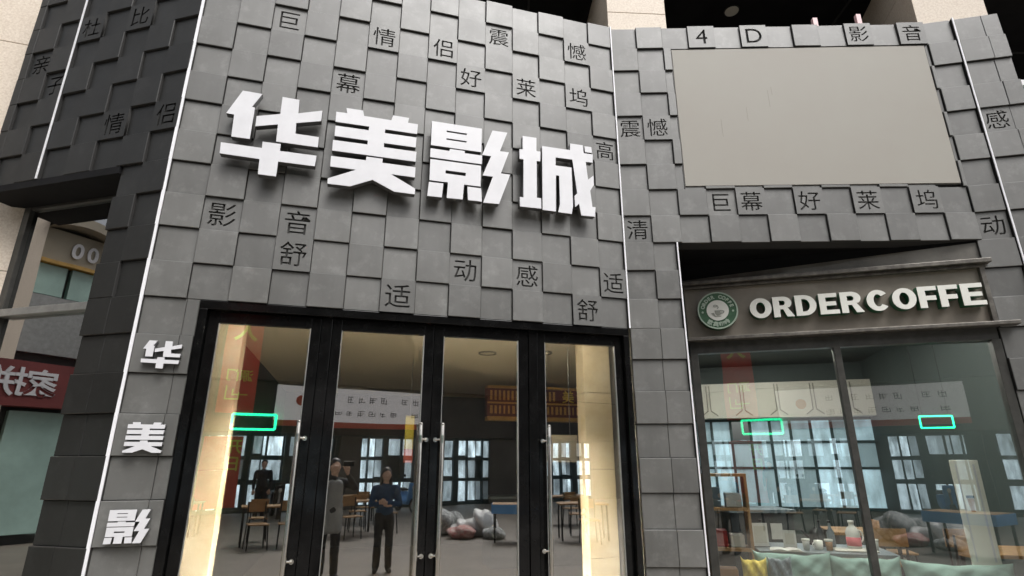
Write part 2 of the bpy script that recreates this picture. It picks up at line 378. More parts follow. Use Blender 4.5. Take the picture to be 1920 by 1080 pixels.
def carved_tile(fr, a0, a1, h0, h1, front, ch, parent, size=0.215, sx=1.0):
    """a cladding panel with the character really cut into its face"""
    c, ww, hh = glyph_curve(ch, size * (1.22 if ch in '4D' else 1.0))
    if sx != 1.0: c.transform(Matrix.Diagonal((sx, 1, 1, 1)))
    ca, chh = (a0 + a1) / 2, (h0 + h1) / 2
    off = -0.0004; g = 0.001 + off
    x0, x1, y0, y1 = a0 - ca + g, a1 - ca - g, h0 - chh + g, h1 - chh - g
    add_square(c, x0, x1, y0, y1)
    me = curve_mesh(c, 0.019, off)
    flip = fr is FL
    mt = fr.mtx(ca, chh, front - 0.0095)
    if flip:   # s runs leftwards there: turn the glyph so that it still reads left to right
        mt = mt @ Matrix.Diagonal((-1, 1, 1, 1))
    me.transform(mt)
    bm = bmesh.new(); bm.from_mesh(me)
    mb = MB(); mb.box(fr, a0 + .001, a1 - .001, h0 + .001, h1 - .001, -0.05, front - 0.0192)
    vs = [bm.verts.new(v) for v in mb.v]
    for f in mb.f: bm.faces.new([vs[i] for i in f])
    bmesh.ops.recalc_face_normals(bm, faces=bm.faces); bm.to_mesh(me); bm.free()
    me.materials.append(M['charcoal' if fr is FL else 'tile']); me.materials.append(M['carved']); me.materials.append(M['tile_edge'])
    for p in me.polygons:
        d = (p.center - fr.P(0, 0, front)).dot(fr.n)
        if d < -.0185: p.material_index = 1
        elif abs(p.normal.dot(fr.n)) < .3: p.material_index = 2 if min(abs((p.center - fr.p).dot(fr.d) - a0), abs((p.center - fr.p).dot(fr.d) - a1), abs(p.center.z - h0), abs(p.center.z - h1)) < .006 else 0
    return link_mesh('carved_tile', me, parent)

# ------------------------------------------------------------------ ground
mb = MB(); mb.add([(-250, -250, 0), (250, -250, 0), (250, 250, 0), (-250, 250, 0)], [(0, 1, 2, 3)])
structure(obj('ground', mb, 'paving'))

# ------------------------------------------------------------------ the tiled facade
RH = 0.2765
def H(r): return 2.757 + RH * r
fac = thing('cinema_facade', 'grey checkerboard tiled cinema front with raised tiles and carved characters', 'facade', FM.P(1.5, 0, -.1))
GAP, OUT, IN = 0.001, 0.0, -0.022
def tiles(fr, cells, carved, m='tile'):
    mb = MB()
    for key, (a0, a1, h0, h1, out) in cells.items():
        front = OUT if out else IN
        if key in carved:
            carved_tile(fr, a0, a1, h0, h1, front, carved[key], fac, sx=min(1.0, (a1 - a0) / 0.262)); continue
        j = random.uniform(-0.0015, 0.0015)
        k0 = len(mb.v); mb.box(fr, a0 + GAP, a1 - GAP, h0 + GAP, h1 - GAP, -0.05, front + j, 0.0038)
        ta, th_ = random.gauss(0, .0022), random.gauss(0, .0022)
        for q in range(k0 + 4, k0 + 12):
            v = mb.v[q]; mb.v[q] = v + fr.n * (ta * ((v - fr.p).dot(fr.d) - (a0 + a1) / 2) * 3 + th_ * (v.z - (h0 + h1) / 2) * 3)
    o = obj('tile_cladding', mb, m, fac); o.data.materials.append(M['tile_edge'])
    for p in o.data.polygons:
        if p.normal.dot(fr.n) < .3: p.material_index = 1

# middle wall
edM = [-.368 + .275 * i for i in range(14)] + [3.462]
cells = {}
for i in range(14):
    for r in range(0, 12): cells[(i, r)] = (edM[i], edM[i + 1], H(r), H(r + 1), (i + r) % 2 == 0)
for r in range(-10, 0):
    hi = H(r + 1); lo = max(H(r), 0.0)
    cells[('a', r)] = (-.368, -.09, lo, hi, r % 2 == 0); cells[('b', r)] = (-.09, -.002, lo, hi, r % 2 == 0)
carM = {(2, 9): '巨', (5, 9): '情', (7, 9): '侣', (9, 10): '震', (12, 10): '憾', (4, 7): '幕', (8, 8): '好', (10, 8): '莱', (12, 8): '坞',
        (13, 6): '高', (1, 2): '影', (3, 2): '音', (3, 1): '舒', (6, 0): '适', (8, 1): '动', (10, 1): '感', (13, 1): '适', (12, 0): '舒'}
tiles(FM, cells, carM)
# right wall
edR = [0, .265, .54, .815, 1.095, 1.37, 1.645, 1.92, 2.195, 2.47, 2.745, 3.02, 3.30]
SC = (0.622, 3.262, 4.172, 5.786)
cells = {}
for i in range(12):
    for r in range(3, 12):
        a0, a1, h0, h1 = edR[i], edR[i + 1], H(r), H(r + 1)
        if 5 <= r <= 10 and a1 > SC[0] and a0 < SC[1]:
            if a0 < SC[0] and r > 4: 
                if r == 5: cells[(i, r, 'x')] = (SC[0], a1, h0, SC[2] - .002, (i + r) % 2 == 0)
                a1 = SC[0] - .002
            elif a1 > SC[1]: a0 = SC[1] + .002
            elif r == 5: h1 = SC[2] - .002
            else: continue
        cells[(i, r)] = (a0, a1, h0, h1, (i + r) % 2 == 0)
for r in range(-10, 3):
    lo = max(H(r), 0.0)
    for i, (a0, a1) in enumerate(((0, .265), (.265, .478))):
        cells[(i, r)] = (a0, a1, lo, H(r + 1), (i + r) % 2 == 0 if r >= 0 else r % 2 != 0)
carR = {(3, 11): '4', (5, 11): 'D', (9, 11): '影', (11, 11): '音', (0, 7): '震', (1, 7): '憾', (0, 3): '清', (3, 4): '巨', (4, 4): '幕', (6, 4): '好', (8, 4): '莱', (10, 4): '坞'}
tiles(FR, cells, carR)
# turned end
cells = {}
for r in range(-10, 12):
    lo = max(H(r), 0.0)
    for i, (a0, a1) in enumerate(((-.045 if r < 3 else 0.0, .258), (.286, .545), (.545, .70))):
        cells[(i, r)] = (a0, a1, lo, H(r + 1), r % 2 == 0)
tiles(FF, cells, {(0, 3): '动', (1, 7): '感'})
# left wing
edL = [(0, .256), (.256, .517), (.517, .791), (.791, 1.07), (1.07, 1.337), (1.372, 1.613), (1.613, 1.872), (1.872, 1.965)]
cells = {}
for i, (a0, a1) in enumerate(edL):
    for r in range(4 if i > 1 else 0, 12): cells[(i, r)] = (a0, a1 if not (i == 1 and r < 4) else .478, H(r), H(r + 1), (i + r) % 2 == 1 or i == 7)
for r in range(-10, 0):
    lo = max(H(r), 0.0)
    for i, (a0, a1) in enumerate(((0, .256), (.256, .478))): cells[(i, r)] = (a0, a1, lo, H(r + 1), r % 2 != 0)
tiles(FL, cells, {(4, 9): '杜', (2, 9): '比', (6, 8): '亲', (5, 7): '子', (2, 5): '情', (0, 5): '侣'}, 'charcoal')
# backing walls
mb = MB()
TOP = H(12) - .012
mb.box(FM, -.36, 3.45, 2.757, TOP, -.22, -.052); mb.box(FM, -.36, -.012, 0, 2.757, -.22, -.052)
mb.box(FR, 0.02, 3.30, 3.588, TOP, -.20, -.052); mb.box(FR, 0.02, .475, 0, 3.588, -.22, -.052)
mb.box(FF, 0.0, .70, 0, TOP, -.20, -.052)
mb.box(FL, 0.02, 1.962, 3.865, TOP, -.28, -.052); mb.box(FL, 0.02, .475, 0, 3.865, -.55, -.052)
obj('backing_wall', mb, 'backing', fac)
mb = MB(); mb.box(FL, .478, 1.962, 3.80, 3.862, -.45, -.004)
obj('wing_soffit', mb, 'dark', fac)
mb = MB(); mb.box(FM, -.366, 3.46, TOP, TOP + .012, -.22, -.034); mb.box(FR, .0, 3.30, TOP, TOP + .012, -.2, -.034); mb.box(FF, .0, .70, TOP, TOP + .012, -.2, -.034)
obj('wall_cap', mb, 'alu', fac)
def lstrip(fr, a0, a1, h0, h1, o1=.010):
    mb = MB(); mb.box(fr, a0 + .002, a1 - .002, h0, h1, -.05, .0); obj('strip_channel', mb, 'tile_edge', fac)
    mb = MB(); mb.box(fr, a0, a1, h0, h1, .0, o1); return bevel(obj('light_strip', mb, 'strip', fac), .002)
lstrip(FM, -.388, -.366, 0, H(12), .012)
lstrip(FM, 3.460, 3.474, 2.757, H(12))
lstrip(FF, .266, .281, 0, H(12))
lstrip(FR, .480, .493, 0, 3.584)
lstrip(FL, 1.346, 1.362, 3.866, H(12))

# ------------------------------------------------------------------ display screen
scr = thing('display_screen', 'large blank beige display screen on the tiled wall above the coffee shop', 'screen', FR.P(1.94, SC[2], -.03))
mb = MB(); mb.box(FR, SC[0], SC[1], SC[2], SC[3], -.048, -.026); obj('housing', mb, 'alu', scr)
mb = MB(); mb.box(FR, SC[0] + .006, SC[1] - .006, SC[2] + .006, SC[3] - .006, -.026, -.012)
obj('panel', mb, 'screen', scr)
for a, h, l in ((1.32, 4.9, .16), (1.05, 4.72, .2), (1.56, 5.06, .2), (1.60, 5.2, .1)):
    mb = MB(); mb.box(FR, a, a + .004, h, h + l, -.012, -.0112); obj('scratch', mb, 'scratch', scr)

# ------------------------------------------------------------------ big sign characters
G = {'华': [[(0.072, 4.499), (0.219, 4.496), (0.157, 4.361), (0.18, 4.358), (0.18, 4.067), (0.045, 4.067), (0.039, 4.267), (-0.02, 4.269)], [(0.374, 4.499), (0.506, 4.495), (0.511, 4.366), (0.694, 4.426), (0.695, 4.326), (0.506, 4.273), (0.51, 4.172), (0.692, 4.171), (0.694, 4.076), (0.374, 4.076), (0.37, 4.235), (0.206, 4.188), (0.203, 4.282), (0.376, 4.334)], [(-0.02, 4.003), (0.278, 4.0), (0.276, 4.058), (0.411, 4.059), (0.411, 3.996), (0.691, 3.997), (0.688, 3.9), (0.411, 3.9), (0.411, 3.767), (0.278, 3.768), (0.273, 3.9), (-0.015, 3.906)]],
 '美': [[(0.806, 4.437), (0.895, 4.44), (0.884, 4.489), (1.021, 4.49), (1.033, 4.438), (1.262, 4.437), (1.274, 4.489), (1.411, 4.488), (1.404, 4.438), (1.491, 4.438), (1.488, 4.34), (1.217, 4.339), (1.215, 4.302), (1.485, 4.304), (1.483, 4.206), (1.216, 4.204), (1.217, 4.164), (1.492, 4.164), (1.49, 4.068), (0.806, 4.066), (0.805, 4.164), (1.081, 4.167), (1.082, 4.205), (0.812, 4.205), (0.812, 4.303), (1.082, 4.305), (1.083, 4.342), (0.808, 4.34)], [(1.082, 4.051), (1.215, 4.052), (1.215, 4.014), (1.491, 4.014), (1.492, 3.918), (1.291, 3.919), (1.499, 3.812), (1.498, 3.76), (1.328, 3.761), (1.147, 3.845), (0.975, 3.76), (0.798, 3.76), (0.797, 3.806), (1.01, 3.917), (0.805, 3.917), (0.803, 4.014), (1.081, 4.016)]],
 '影': [[(1.611, 4.494), (2.063, 4.495), (2.061, 4.254), (1.612, 4.252)], 'h', [(1.744, 4.421), (1.926, 4.421), (1.925, 4.404), (1.745, 4.404)], 'h', [(1.745, 4.343), (1.926, 4.343), (1.925, 4.327), (1.745, 4.327)], [(1.611, 4.219), (1.777, 4.219), (1.78, 4.24), (1.913, 4.24), (1.912, 4.219), (2.07, 4.22), (2.068, 4.133), (1.61, 4.132)], [(1.614, 4.114), (2.061, 4.116), (2.06, 3.912), (1.914, 3.911), (1.906, 3.767), (1.768, 3.763), (1.774, 3.911), (1.615, 3.911)], 'h', [(1.75, 4.026), (1.928, 4.026), (1.925, 3.994), (1.749, 3.994)], [(1.611, 3.893), (1.735, 3.894), (1.726, 3.762), (1.602, 3.76)], [(1.944, 3.895), (2.065, 3.895), (2.075, 3.769), (1.952, 3.767)], [(2.161, 4.493), (2.301, 4.496), (2.233, 4.292), (2.316, 4.292), (2.243, 4.068), (2.329, 4.068), (2.228, 3.766), (2.086, 3.761), (2.17, 4.026), (2.077, 4.024), (2.151, 4.227), (2.07, 4.229)]],
 '城': [[(2.447, 4.487), (2.581, 4.489), (2.579, 4.35), (2.618, 4.35), (2.614, 4.248), (2.58, 4.246), (2.577, 3.873), (2.617, 3.874), (2.617, 3.772), (2.419, 3.768), (2.417, 3.86), (2.452, 3.86), (2.454, 4.245), (2.417, 4.244), (2.417, 4.343), (2.448, 4.344)], [(2.636, 4.412), (2.913, 4.414), (2.916, 4.486), (3.042, 4.487), (3.05, 4.404), (3.141, 4.404), (3.136, 4.316), (3.066, 4.314), (3.081, 4.127), (3.137, 4.179), (3.137, 4.082), (3.098, 4.016), (3.112, 3.853), (3.143, 3.853), (3.134, 3.757), (2.999, 3.754), (2.982, 3.869), (2.943, 3.83), (2.939, 3.94), (2.968, 3.971), (2.932, 4.316), (2.765, 4.314), (2.763, 4.229), (2.92, 4.23), (2.922, 3.835), (2.906, 3.757), (2.776, 3.758), (2.795, 3.836), (2.796, 4.128), (2.764, 4.128), (2.755, 3.761), (2.629, 3.762)], [(3.06, 4.48), (3.13, 4.482), (3.135, 4.42), (3.064, 4.418)]]}
def poly_curve(polys, ins=0.0):
    c = bpy.data.curves.new('poly', 'CURVE'); c.dimensions = '2D'
    for pl in polys:
        if pl == 'h': continue
        s_ = c.splines.new('POLY'); s_.points.add(len(pl) - 1); s_.use_cyclic_u = True
        for p, (x, y) in zip(s_.points, pl): p.co = (x, y, 0, 1)
    return c
def channel_character(ch, fr, mtx, root, face_o, back_o):
    c = poly_curve(G[ch]); me = curve_mesh(c, face_o - back_o - 0.006)
    me.transform(mtx @ Matrix.Translation((0, 0, (face_o - .006 + back_o) / 2))); me.materials.append(M['whiteside']); link_mesh('letter_return', me, root)
    c = poly_curve(G[ch]); me = curve_mesh(c, 0.006)
    me.transform(mtx @ Matrix.Translation((0, 0, face_o - .003))); me.materials.append(M['white']); link_mesh('letter_face', me, root)
LBL = {'华': 'huge white sign character 华, first of the four above the doors', '美': 'huge white sign character 美, second of the four above the doors',
       '影': 'huge white sign character 影, third of the four above the doors', '城': 'huge white sign character 城, last of the four above the doors'}
for ch in '华美影城':
    pts = [p for pl in G[ch] if pl != 'h' for p in pl]
    a = (min(p[0] for p in pts) + max(p[0] for p in pts)) / 2
    t = thing('sign_character', LBL[ch], 'sign letter', FM.P(a, 3.76, .08), 'large white sign characters over the doors')
    channel_character(ch, FM, FM.mtx(0, 0, 0), t, .11, .05)
    for sa, hh in {'华': ((.11, 4.2), (.44, 4.2), (.345, 3.95)), '美': ((1.15, 4.2), (1.15, 3.95)), '影': ((1.84, 3.95), (1.84, 4.18), (1.84, 4.29), (2.2, 4.15)), '城': ((2.51, 4.1), (2.70, 4.2), (3.0, 4.1))}[ch]:
        mb = MB(); mb.tube(FM.P(sa, hh, -.04), FM.P(sa, hh, .06), .006); obj('standoff', mb, 'steel', t)
for ch, a0, a1, h0, h1 in (('华', -.288, -.052, 2.232, 2.424), ('美', -.288, -.062, 1.672, 1.868), ('影', -.292, -.050, 1.122, 1.322), ('城', -.292, -.058, .57, .765)):
    pts = [p for pl in G[ch] if pl != 'h' for p in pl]
    x0, x1, y0, y1 = min(p[0] for p in pts), max(p[0] for p in pts), min(p[1] for p in pts), max(p[1] for p in pts)
    sxx, syy = (a1 - a0) / (x1 - x0), (h1 - h0) / (y1 - y0)
    mt = FM.mtx(a0, h0, 0) @ Matrix.Diagonal((sxx, syy, 1, 1)) @ Matrix.Translation((-x0, -y0, 0))
    t = thing('small_sign_character', 'small white character %s on the narrow tiled pillar left of the doors' % ch, 'sign letter', FM.P((a0 + a1) / 2, h0, .02), 'small white characters down the pillar')
    channel_character(ch, FM, mt, t, .042, .004)

# ------------------------------------------------------------------ doors
df = thing('door_frame', 'black glossy frame around the four glass entrance doors', 'door frame', FM.P(1.73, 0, -.08))
mb = MB(); mb.box(FM, .002, 3.463, 2.690, 2.754, -.20, -.012); bevel(obj('head', mb, 'gloss', df))
for a0, a1 in ((.002, .057), (3.410, 3.463)):
    mb = MB(); mb.box(FM, a0, a1, 0, 2.690, -.20, -.012); bevel(obj('jamb', mb, 'gloss', df))
for a0, a1 in ((.860, .940), (2.538, 2.617)):
    mb = MB(); mb.box(FM, a0, a1, 0, 2.690, -.16, -.052); bevel(obj('post', mb, 'gloss', df))
mb = MB()  # bars and cover added behind the leaf gaps to block inside light
for a0, a1 in ((.03, .09), (.83, .97), (2.51, 2.65), (3.38, 3.44)): mb.box(FM, a0, a1, .01, 2.69, -.135, -.112)
obj('light_stop_bar', mb, 'gloss', df)
mb = MB(); mb.box(FM, 1.70, 1.77, .01, 2.68, -.125, -.106); obj('meeting_light_block', mb, 'gloss', df)
DL = [((.061, .856), (.135, .786), .779, 1, 'glass entrance door, farthest left, with a pale marble column behind its glass'),
      ((.944, 1.733), (1.012, 1.660), 1.655, 1, 'glass entrance door just left of the middle meeting line, reflecting a woman in blue'),
      ((1.737, 2.534), (1.815, 2.451), 1.821, -1, 'glass entrance door just right of the middle meeting line, in front of the curved ceiling edge'),
      ((2.621, 3.406), (2.683, 3.341), 2.686, -1, 'glass entrance door, farthest right, with a red and gold shop sign behind it')]
for (a0, a1), (g0, g1), hx, sd, lb in DL:
    t = thing('glass_door', lb, 'door', FM.P((a0 + a1) / 2, 0.005, -.085), 'glass entrance doors')
    mb = MB()
    mb.box(FM, a0, g0, .008, 2.686, -.105, -.060); mb.box(FM, g1, a1, .008, 2.686, -.105, -.060)
    mb.box(FM, g0, g1, 2.600, 2.686, -.105, -.060); mb.box(FM, g0, g1, .008, .16, -.105, -.060)
    bevel(obj('leaf_frame', mb, 'gloss', t), .003)
    mb = MB(); mb.box(FM, g0, g1, .16, 2.600, -.090, -.080); obj('pane', mb, 'glass', t)
    mb = MB(); mb.box(FM, g1 - .009, g1 - .001, .162, 2.598, -.0795, -.066); mb.box(FM, g0 + .001, g0 + .006, .162, 2.598, -.0795, -.066); obj('seal_strip', mb, 'alu', t)
    mb = MB(); oh = -.060 + .062
    mb.tube(FM.P(hx, .12, oh), FM.P(hx, 1.90, oh), .0165, n=18)
    for q in (.12, 1.885): mb.tube(FM.P(hx, q, oh), FM.P(hx, q + .016, oh), .0175, n=18)
    hd = obj('handle', mb, 'steel', t, smooth=False); bevel(hd, .002)
    for p in hd.data.polygons: p.use_smooth = len(p.vertices) == 4
    for q in (1.782, .972):
        mb = MB(); bx = hx + sd * .048
        mb.tube(FM.P(hx, q - .028, oh), FM.P(hx, q + .028, oh), .0185, n=18)
        mb.tube(FM.P(hx, q, oh), FM.P(bx, q - .004, oh - .028), .009)
        mb.tube(FM.P(bx, q - .004, oh - .022), FM.P(bx, q - .004, -.060), .017, n=18)
        obj('mount', mb, 'steel', hd)

# ------------------------------------------------------------------ coffee shop front
cs = thing('coffee_shopfront', 'coffee shop front with taupe sign board, ledges and dark framed windows', 'shop front', FS.P(1.3, 0, 0))
mb = MB(); mb.box(FS, .0, 2.62, 2.80, 3.385, -.10, .0); obj('sign_board', mb, 'signboard', cs)
mb = MB(); mb.box(FS, 2.585, 2.625, 2.80, 3.36, .0, .045); bevel(obj('board_edge', mb, 'ledge', cs))
mb = MB(); mb.box(FS, -.01, 2.67, 3.345, 3.385, .0, .10); mb.box(FS, -.01, 2.64, 3.315, 3.343, .0, .05); bevel(obj('upper_ledge', mb, 'ledge', cs))
mb = MB(); mb.box(FS, -.02, 2.76, 2.765, 2.798, -.10, .10); bevel(obj('lower_ledge', mb, 'ledge', cs))
mb = MB(); mb.prism(FS, [(-.02, 3.385), (2.66, 3.385), (2.66, 3.57), (-.02, 3.425)], -.10, .004); obj('header_panel', mb, 'header', cs)
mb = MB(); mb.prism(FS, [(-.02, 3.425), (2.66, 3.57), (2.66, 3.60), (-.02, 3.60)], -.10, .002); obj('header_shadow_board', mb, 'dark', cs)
mb = MB()   # soffit between the tiled wall and the set back shop front
pl = [FR.P(.50, 0, -.052), FR.P(3.30, 0, -.052), FS.P(2.70, 0, -.02), FS.P(-.05, 0, -.02)]
mb.add([(p.x, p.y, 3.60) for p in pl] + [(p.x, p.y, 3.66) for p in pl], [(0, 1, 2, 3), (4, 7, 6, 5), (0, 4, 5, 1), (1, 5, 6, 2), (2, 6, 7, 3), (3, 7, 4, 0)])
obj('soffit', mb, 'dark', cs)
mb = MB(); q0, q1 = FR.P(.478, 0, -.06), FS.P(-.02, 0, -.1)
dd = (q1 - q0); side = Fr((q0.x, q0.y), (dd.x, dd.y)); mb.box(side, .0, dd.length, 0, 3.60, -.02, .02); obj('side_reveal', mb, 'dark', cs)
mb = MB(); mb.box(FS, .0, 2.62, 2.655, 2.765, -.10, -.01); mb.box(FS, .0, .075, 0, 2.655, -.08, .0); mb.box(FS, 2.555, 2.625, 0, 2.655, -.08, .0); mb.box(FS, .075, 2.555, 0.0, .12, -.08, .0)
bevel(obj('window_frame', mb, 'greyframe', cs))
mb = MB(); mb.box(FS, 1.292, 1.352, .12, 2.655, -.08, -.004); bevel(obj('mullion', mb, 'greyframe', cs))
for a0, a1 in ((.075, 1.292), (1.352, 2.555)):
    mb = MB(); mb.box(FS, a0, a1, .12, 2.655, -.05, -.042); obj('pane', mb, 'shopglass', cs)
mb = MB(); mb.box(FS, 2.625, 2.70, 0, 2.765, -.12, -.02); obj('corner_post', mb, 'dark', cs)

def ring(cx, cy, rx, ry, n=28, t0=0, t1=2 * math.pi, endpt=False):
    k = n if not endpt else n - 1
    return [(cx + rx * math.cos(t0 + (t1 - t0) * i / k), cy + ry * math.sin(t0 + (t1 - t0) * i / k)) for i in range(n)]
def letter_polys(c, x0, x1, y0, y1):
    w_, h_ = x1 - x0, y1 - y0; t = .058; cx, cy = (x0 + x1) / 2, (y0 + y1) / 2
    if c == 'O': return [ring(cx, cy, w_ / 2, h_ / 2), ring(cx, cy, w_ / 2 - t, h_ / 2 - t * .72)]
    if c == 'C':
        a = R_(38); o_ = ring(cx, cy, w_ / 2, h_ / 2, 26, a, 2 * math.pi - a, True); i_ = ring(cx, cy, w_ / 2 - t, h_ / 2 - t * .72, 26, a * 1.05, 2 * math.pi - a * 1.05, True)
        return [o_ + i_[::-1]]
    b = t * .68
    if c == 'E': return [[(x0, y0), (x1, y0), (x1, y0 + b), (x0 + t, y0 + b), (x0 + t, cy - b / 2), (x1 - .02, cy - b / 2), (x1 - .02, cy + b / 2), (x0 + t, cy + b / 2), (x0 + t, y1 - b), (x1 - .008, y1 - b), (x1 - .008, y1), (x0, y1)]]
    if c == 'F': return [[(x0, y0), (x0 + t, y0), (x0 + t, cy - b * .75), (x1 - .012, cy - b * .75), (x1 - .012, cy + b * .3), (x0 + t, cy + b * .3), (x0 + t, y1 - b), (x1, y1 - b), (x1, y1), (x0, y1)]]
    if c == 'D':
        o_ = [(x0, y0)] + ring(x0 + w_ * .42, cy, w_ * .58, h_ / 2, 16, -math.pi / 2, math.pi / 2, True) + [(x0, y1)]
        i_ = [(x0 + t, y0 + b)] + ring(x0 + w_ * .42, cy, w_ * .58 - t, h_ / 2 - b, 16, -math.pi / 2, math.pi / 2, True) + [(x0 + t, y1 - b)]
        return [o_, i_]
    if c == 'R':
        my = cy - .006; rr = (y1 - my + b * .5) / 2; cyb = y1 - rr
        o_ = [(x0, y0), (x0 + t, y0), (x0 + t, my - b * .5), (x0 + w_ * .48, my - b * .5), (x1 - t * 1.12, y0), (x1, y0), (x0 + w_ * .70, my - b * .1)]
        o_ += ring(x0 + w_ * .50, cyb, w_ * .42, rr, 14, -math.pi / 2 + .75, math.pi / 2, True) + [(x0, y1)]
        i_ = [(x0 + t, cyb - rr + b)] + ring(x0 + w_ * .48, cyb, w_ * .42 - t * .95, rr - b, 10, -math.pi / 2, math.pi / 2, True) + [(x0 + t, y1 - b)]
        return [o_, i_]
LET = [('O', .594, .792), ('R', .806, .987), ('D', 1.004, 1.187), ('E', 1.212, 1.376), ('R', 1.395, 1.582), ('C', 1.613, 1.801), ('O', 1.823, 2.017), ('F', 2.035, 2.185), ('F', 2.200, 2.350), ('E', 2.372, 2.548)]
ORD = ['letter O that starts the coffee shop sign', 'letter R, second letter of the coffee shop sign', 'letter D in the coffee shop sign', 'letter E between D and R in the coffee shop sign', 'letter R just before the C in the coffee shop sign',
       'letter C in the coffee shop sign', 'letter O between C and F in the coffee shop sign', 'letter F next to the second O in the coffee shop sign', 'letter F just before the last letter of the coffee shop sign', 'letter E that ends the coffee shop sign']
for (c, a0, a1), lb in zip(LET, ORD):
    t = thing('shop_letter', 'cream faced green sided ' + lb, 'sign letter', FS.P((a0 + a1) / 2, 2.95, .05), 'letters of the coffee shop sign')
    P_ = letter_polys(c, a0, a1, 2.952, 3.154)
    me = curve_mesh(poly_curve(P_), .080); me.transform(FS.mtx(0, 0, .054)); me.materials.append(M['green']); link_mesh('letter_return', me, t)
    me = curve_mesh(poly_curve(P_), .006); me.transform(FS.mtx(0, 0, .0972)); me.materials.append(M['cream_face']); link_mesh('letter_face', me, t)
    mb = MB(); mb.tube(FS.P((a0 + .03), 3.05, -.001), FS.P((a0 + .03), 3.05, .02), .006); obj('standoff', mb, 'ironblack', t)
lg = thing('logo_roundel', 'round green and cream cup emblem at the left end of the coffee shop sign', 'logo sign', FS.P(.297, 2.868, .06))
LC = (.297, 3.060); LR = .190
def disc(r, o0, o1, nm, m, inner=None):
    P_ = [ring(LC[0], LC[1], r, r, 48)] + ([ring(LC[0], LC[1], inner, inner, 48)] if inner else [])
    me = curve_mesh(poly_curve(P_), o1 - o0); me.transform(FS.mtx(0, 0, (o0 + o1) / 2)); me.materials.append(M[m]); return link_mesh(nm, me, lg)
disc(LR, .02, .092, 'disc', 'logo_green'); disc(LR, .093, .100, 'rim', 'logo_rim', LR - .013); disc(.104, .093, .099, 'centre', 'cream_face')
def arc_text(txt, r, a_start, a_step, size, flip):
    for k, ch in enumerate(txt):
        if ch == ' ': continue
        ang = R_(a_start + a_step * k)
        me = text_mesh(ch, size, FS, LC[0] + r * math.cos(ang), LC[1] + r * math.sin(ang), .0955, .006, .0022, rot=ang + (math.pi / 2 if flip else -math.pi / 2))
        me.materials.append(M['logo_rim']); yield me
def join_meshes(mes, name, parent, m):
    bm = bmesh.new()
    for me in mes: bm.from_mesh(me)
    out = bpy.data.meshes.new(name); bm.to_mesh(out); bm.free(); out.materials.append(M[m]); return link_mesh(name, out, parent)
join_meshes(list(arc_text('ORDER COFFE', .142, 163, -14.6, .048, False)) + list(arc_text('欧典咖啡', .142, 236, 22, .052, True)), 'lettering', lg, 'logo_rim')
for sx in (-1, 1):
    mb = MB(); mb.tube(FS.P(LC[0] + sx * .143, LC[1] - .012, .0925), FS.P(LC[0] + sx * .143, LC[1] - .012, .099), .010, n=10)
    obj('star_dot', mb, 'logo_rim', lg)
me = curve_mesh(poly_curve([[(LC[0] - .030, LC[1] - .002), (LC[0] + .038, LC[1] - .002), (LC[0] + .030, LC[1] - .040), (LC[0] + .012, LC[1] - .052), (LC[0] - .012, LC[1] - .052), (LC[0] - .026, LC[1] - .036)],
     ring(LC[0] + .042, LC[1] - .020, .018, .015, 16), ring(LC[0] + .042, LC[1] - .020, .010, .008, 16), ring(LC[0] - .02, LC[1] + .045, .018, .012, 16), ring(LC[0] - .02, LC[1] + .045, .012, .007, 16),
     [(LC[0] - .065, LC[1] - .028), (LC[0] - .038, LC[1] - .026), (LC[0] - .024, LC[1] - .06), (LC[0] + .03, LC[1] - .06), (LC[0] + .026, LC[1] - .066), (LC[0] - .03, LC[1] - .066)],
     [(LC[0] - .002, LC[1] + .012), (LC[0] + .012, LC[1] + .026), (LC[0] + .004, LC[1] + .05), (LC[0] - .002, LC[1] + .048), (LC[0] + .004, LC[1] + .028), (LC[0] - .008, LC[1] + .014)]]), .005)
me.transform(FS.mtx(0, 0, .1015)); me.materials.append(M['logo_ink']); link_mesh('cup_emblem', me, lg)

# ------------------------------------------------------------------ side window in the left wing
FLW = Fr(FL.P(0, 0, -.30)[:2], (-.9671, .2542), (-.2542, -.9671))
sw = thing('side_window', 'tall side window with grey transom under the dark left wing', 'window', FLW.P(1.2, 0, 0))
mb = MB(); mb.box(FLW, 1.80, 1.875, 0, 3.86, -.07, .0); mb.box(FLW, .47, 1.80, 3.775, 3.86, -.07, -.005); bevel(obj('frame', mb, 'greyframe', sw))
mb = MB(); mb.box(FLW, .47, 1.80, 2.778, 2.842, -.07, .03); bevel(obj('transom', mb, 'alu', sw))
for h0, h1 in ((.05, 2.776), (2.844, 3.773)):
    mb = MB(); mb.box(FLW, .47, 1.798, h0, h1, -.045, -.037); obj('pane', mb, 'sideglass', sw)
mb = MB(); mb.box(FLW, .40, 1.88, 0, 3.9, -1.2, -1.1); mb.box(FLW, .40, .47, 0, 3.9, -1.1, -.08); mb.box(FLW, .47, 1.9, 3.9, 4.0, -1.2, -.08)
obj('inner_lining', mb, 'roomwall', sw)

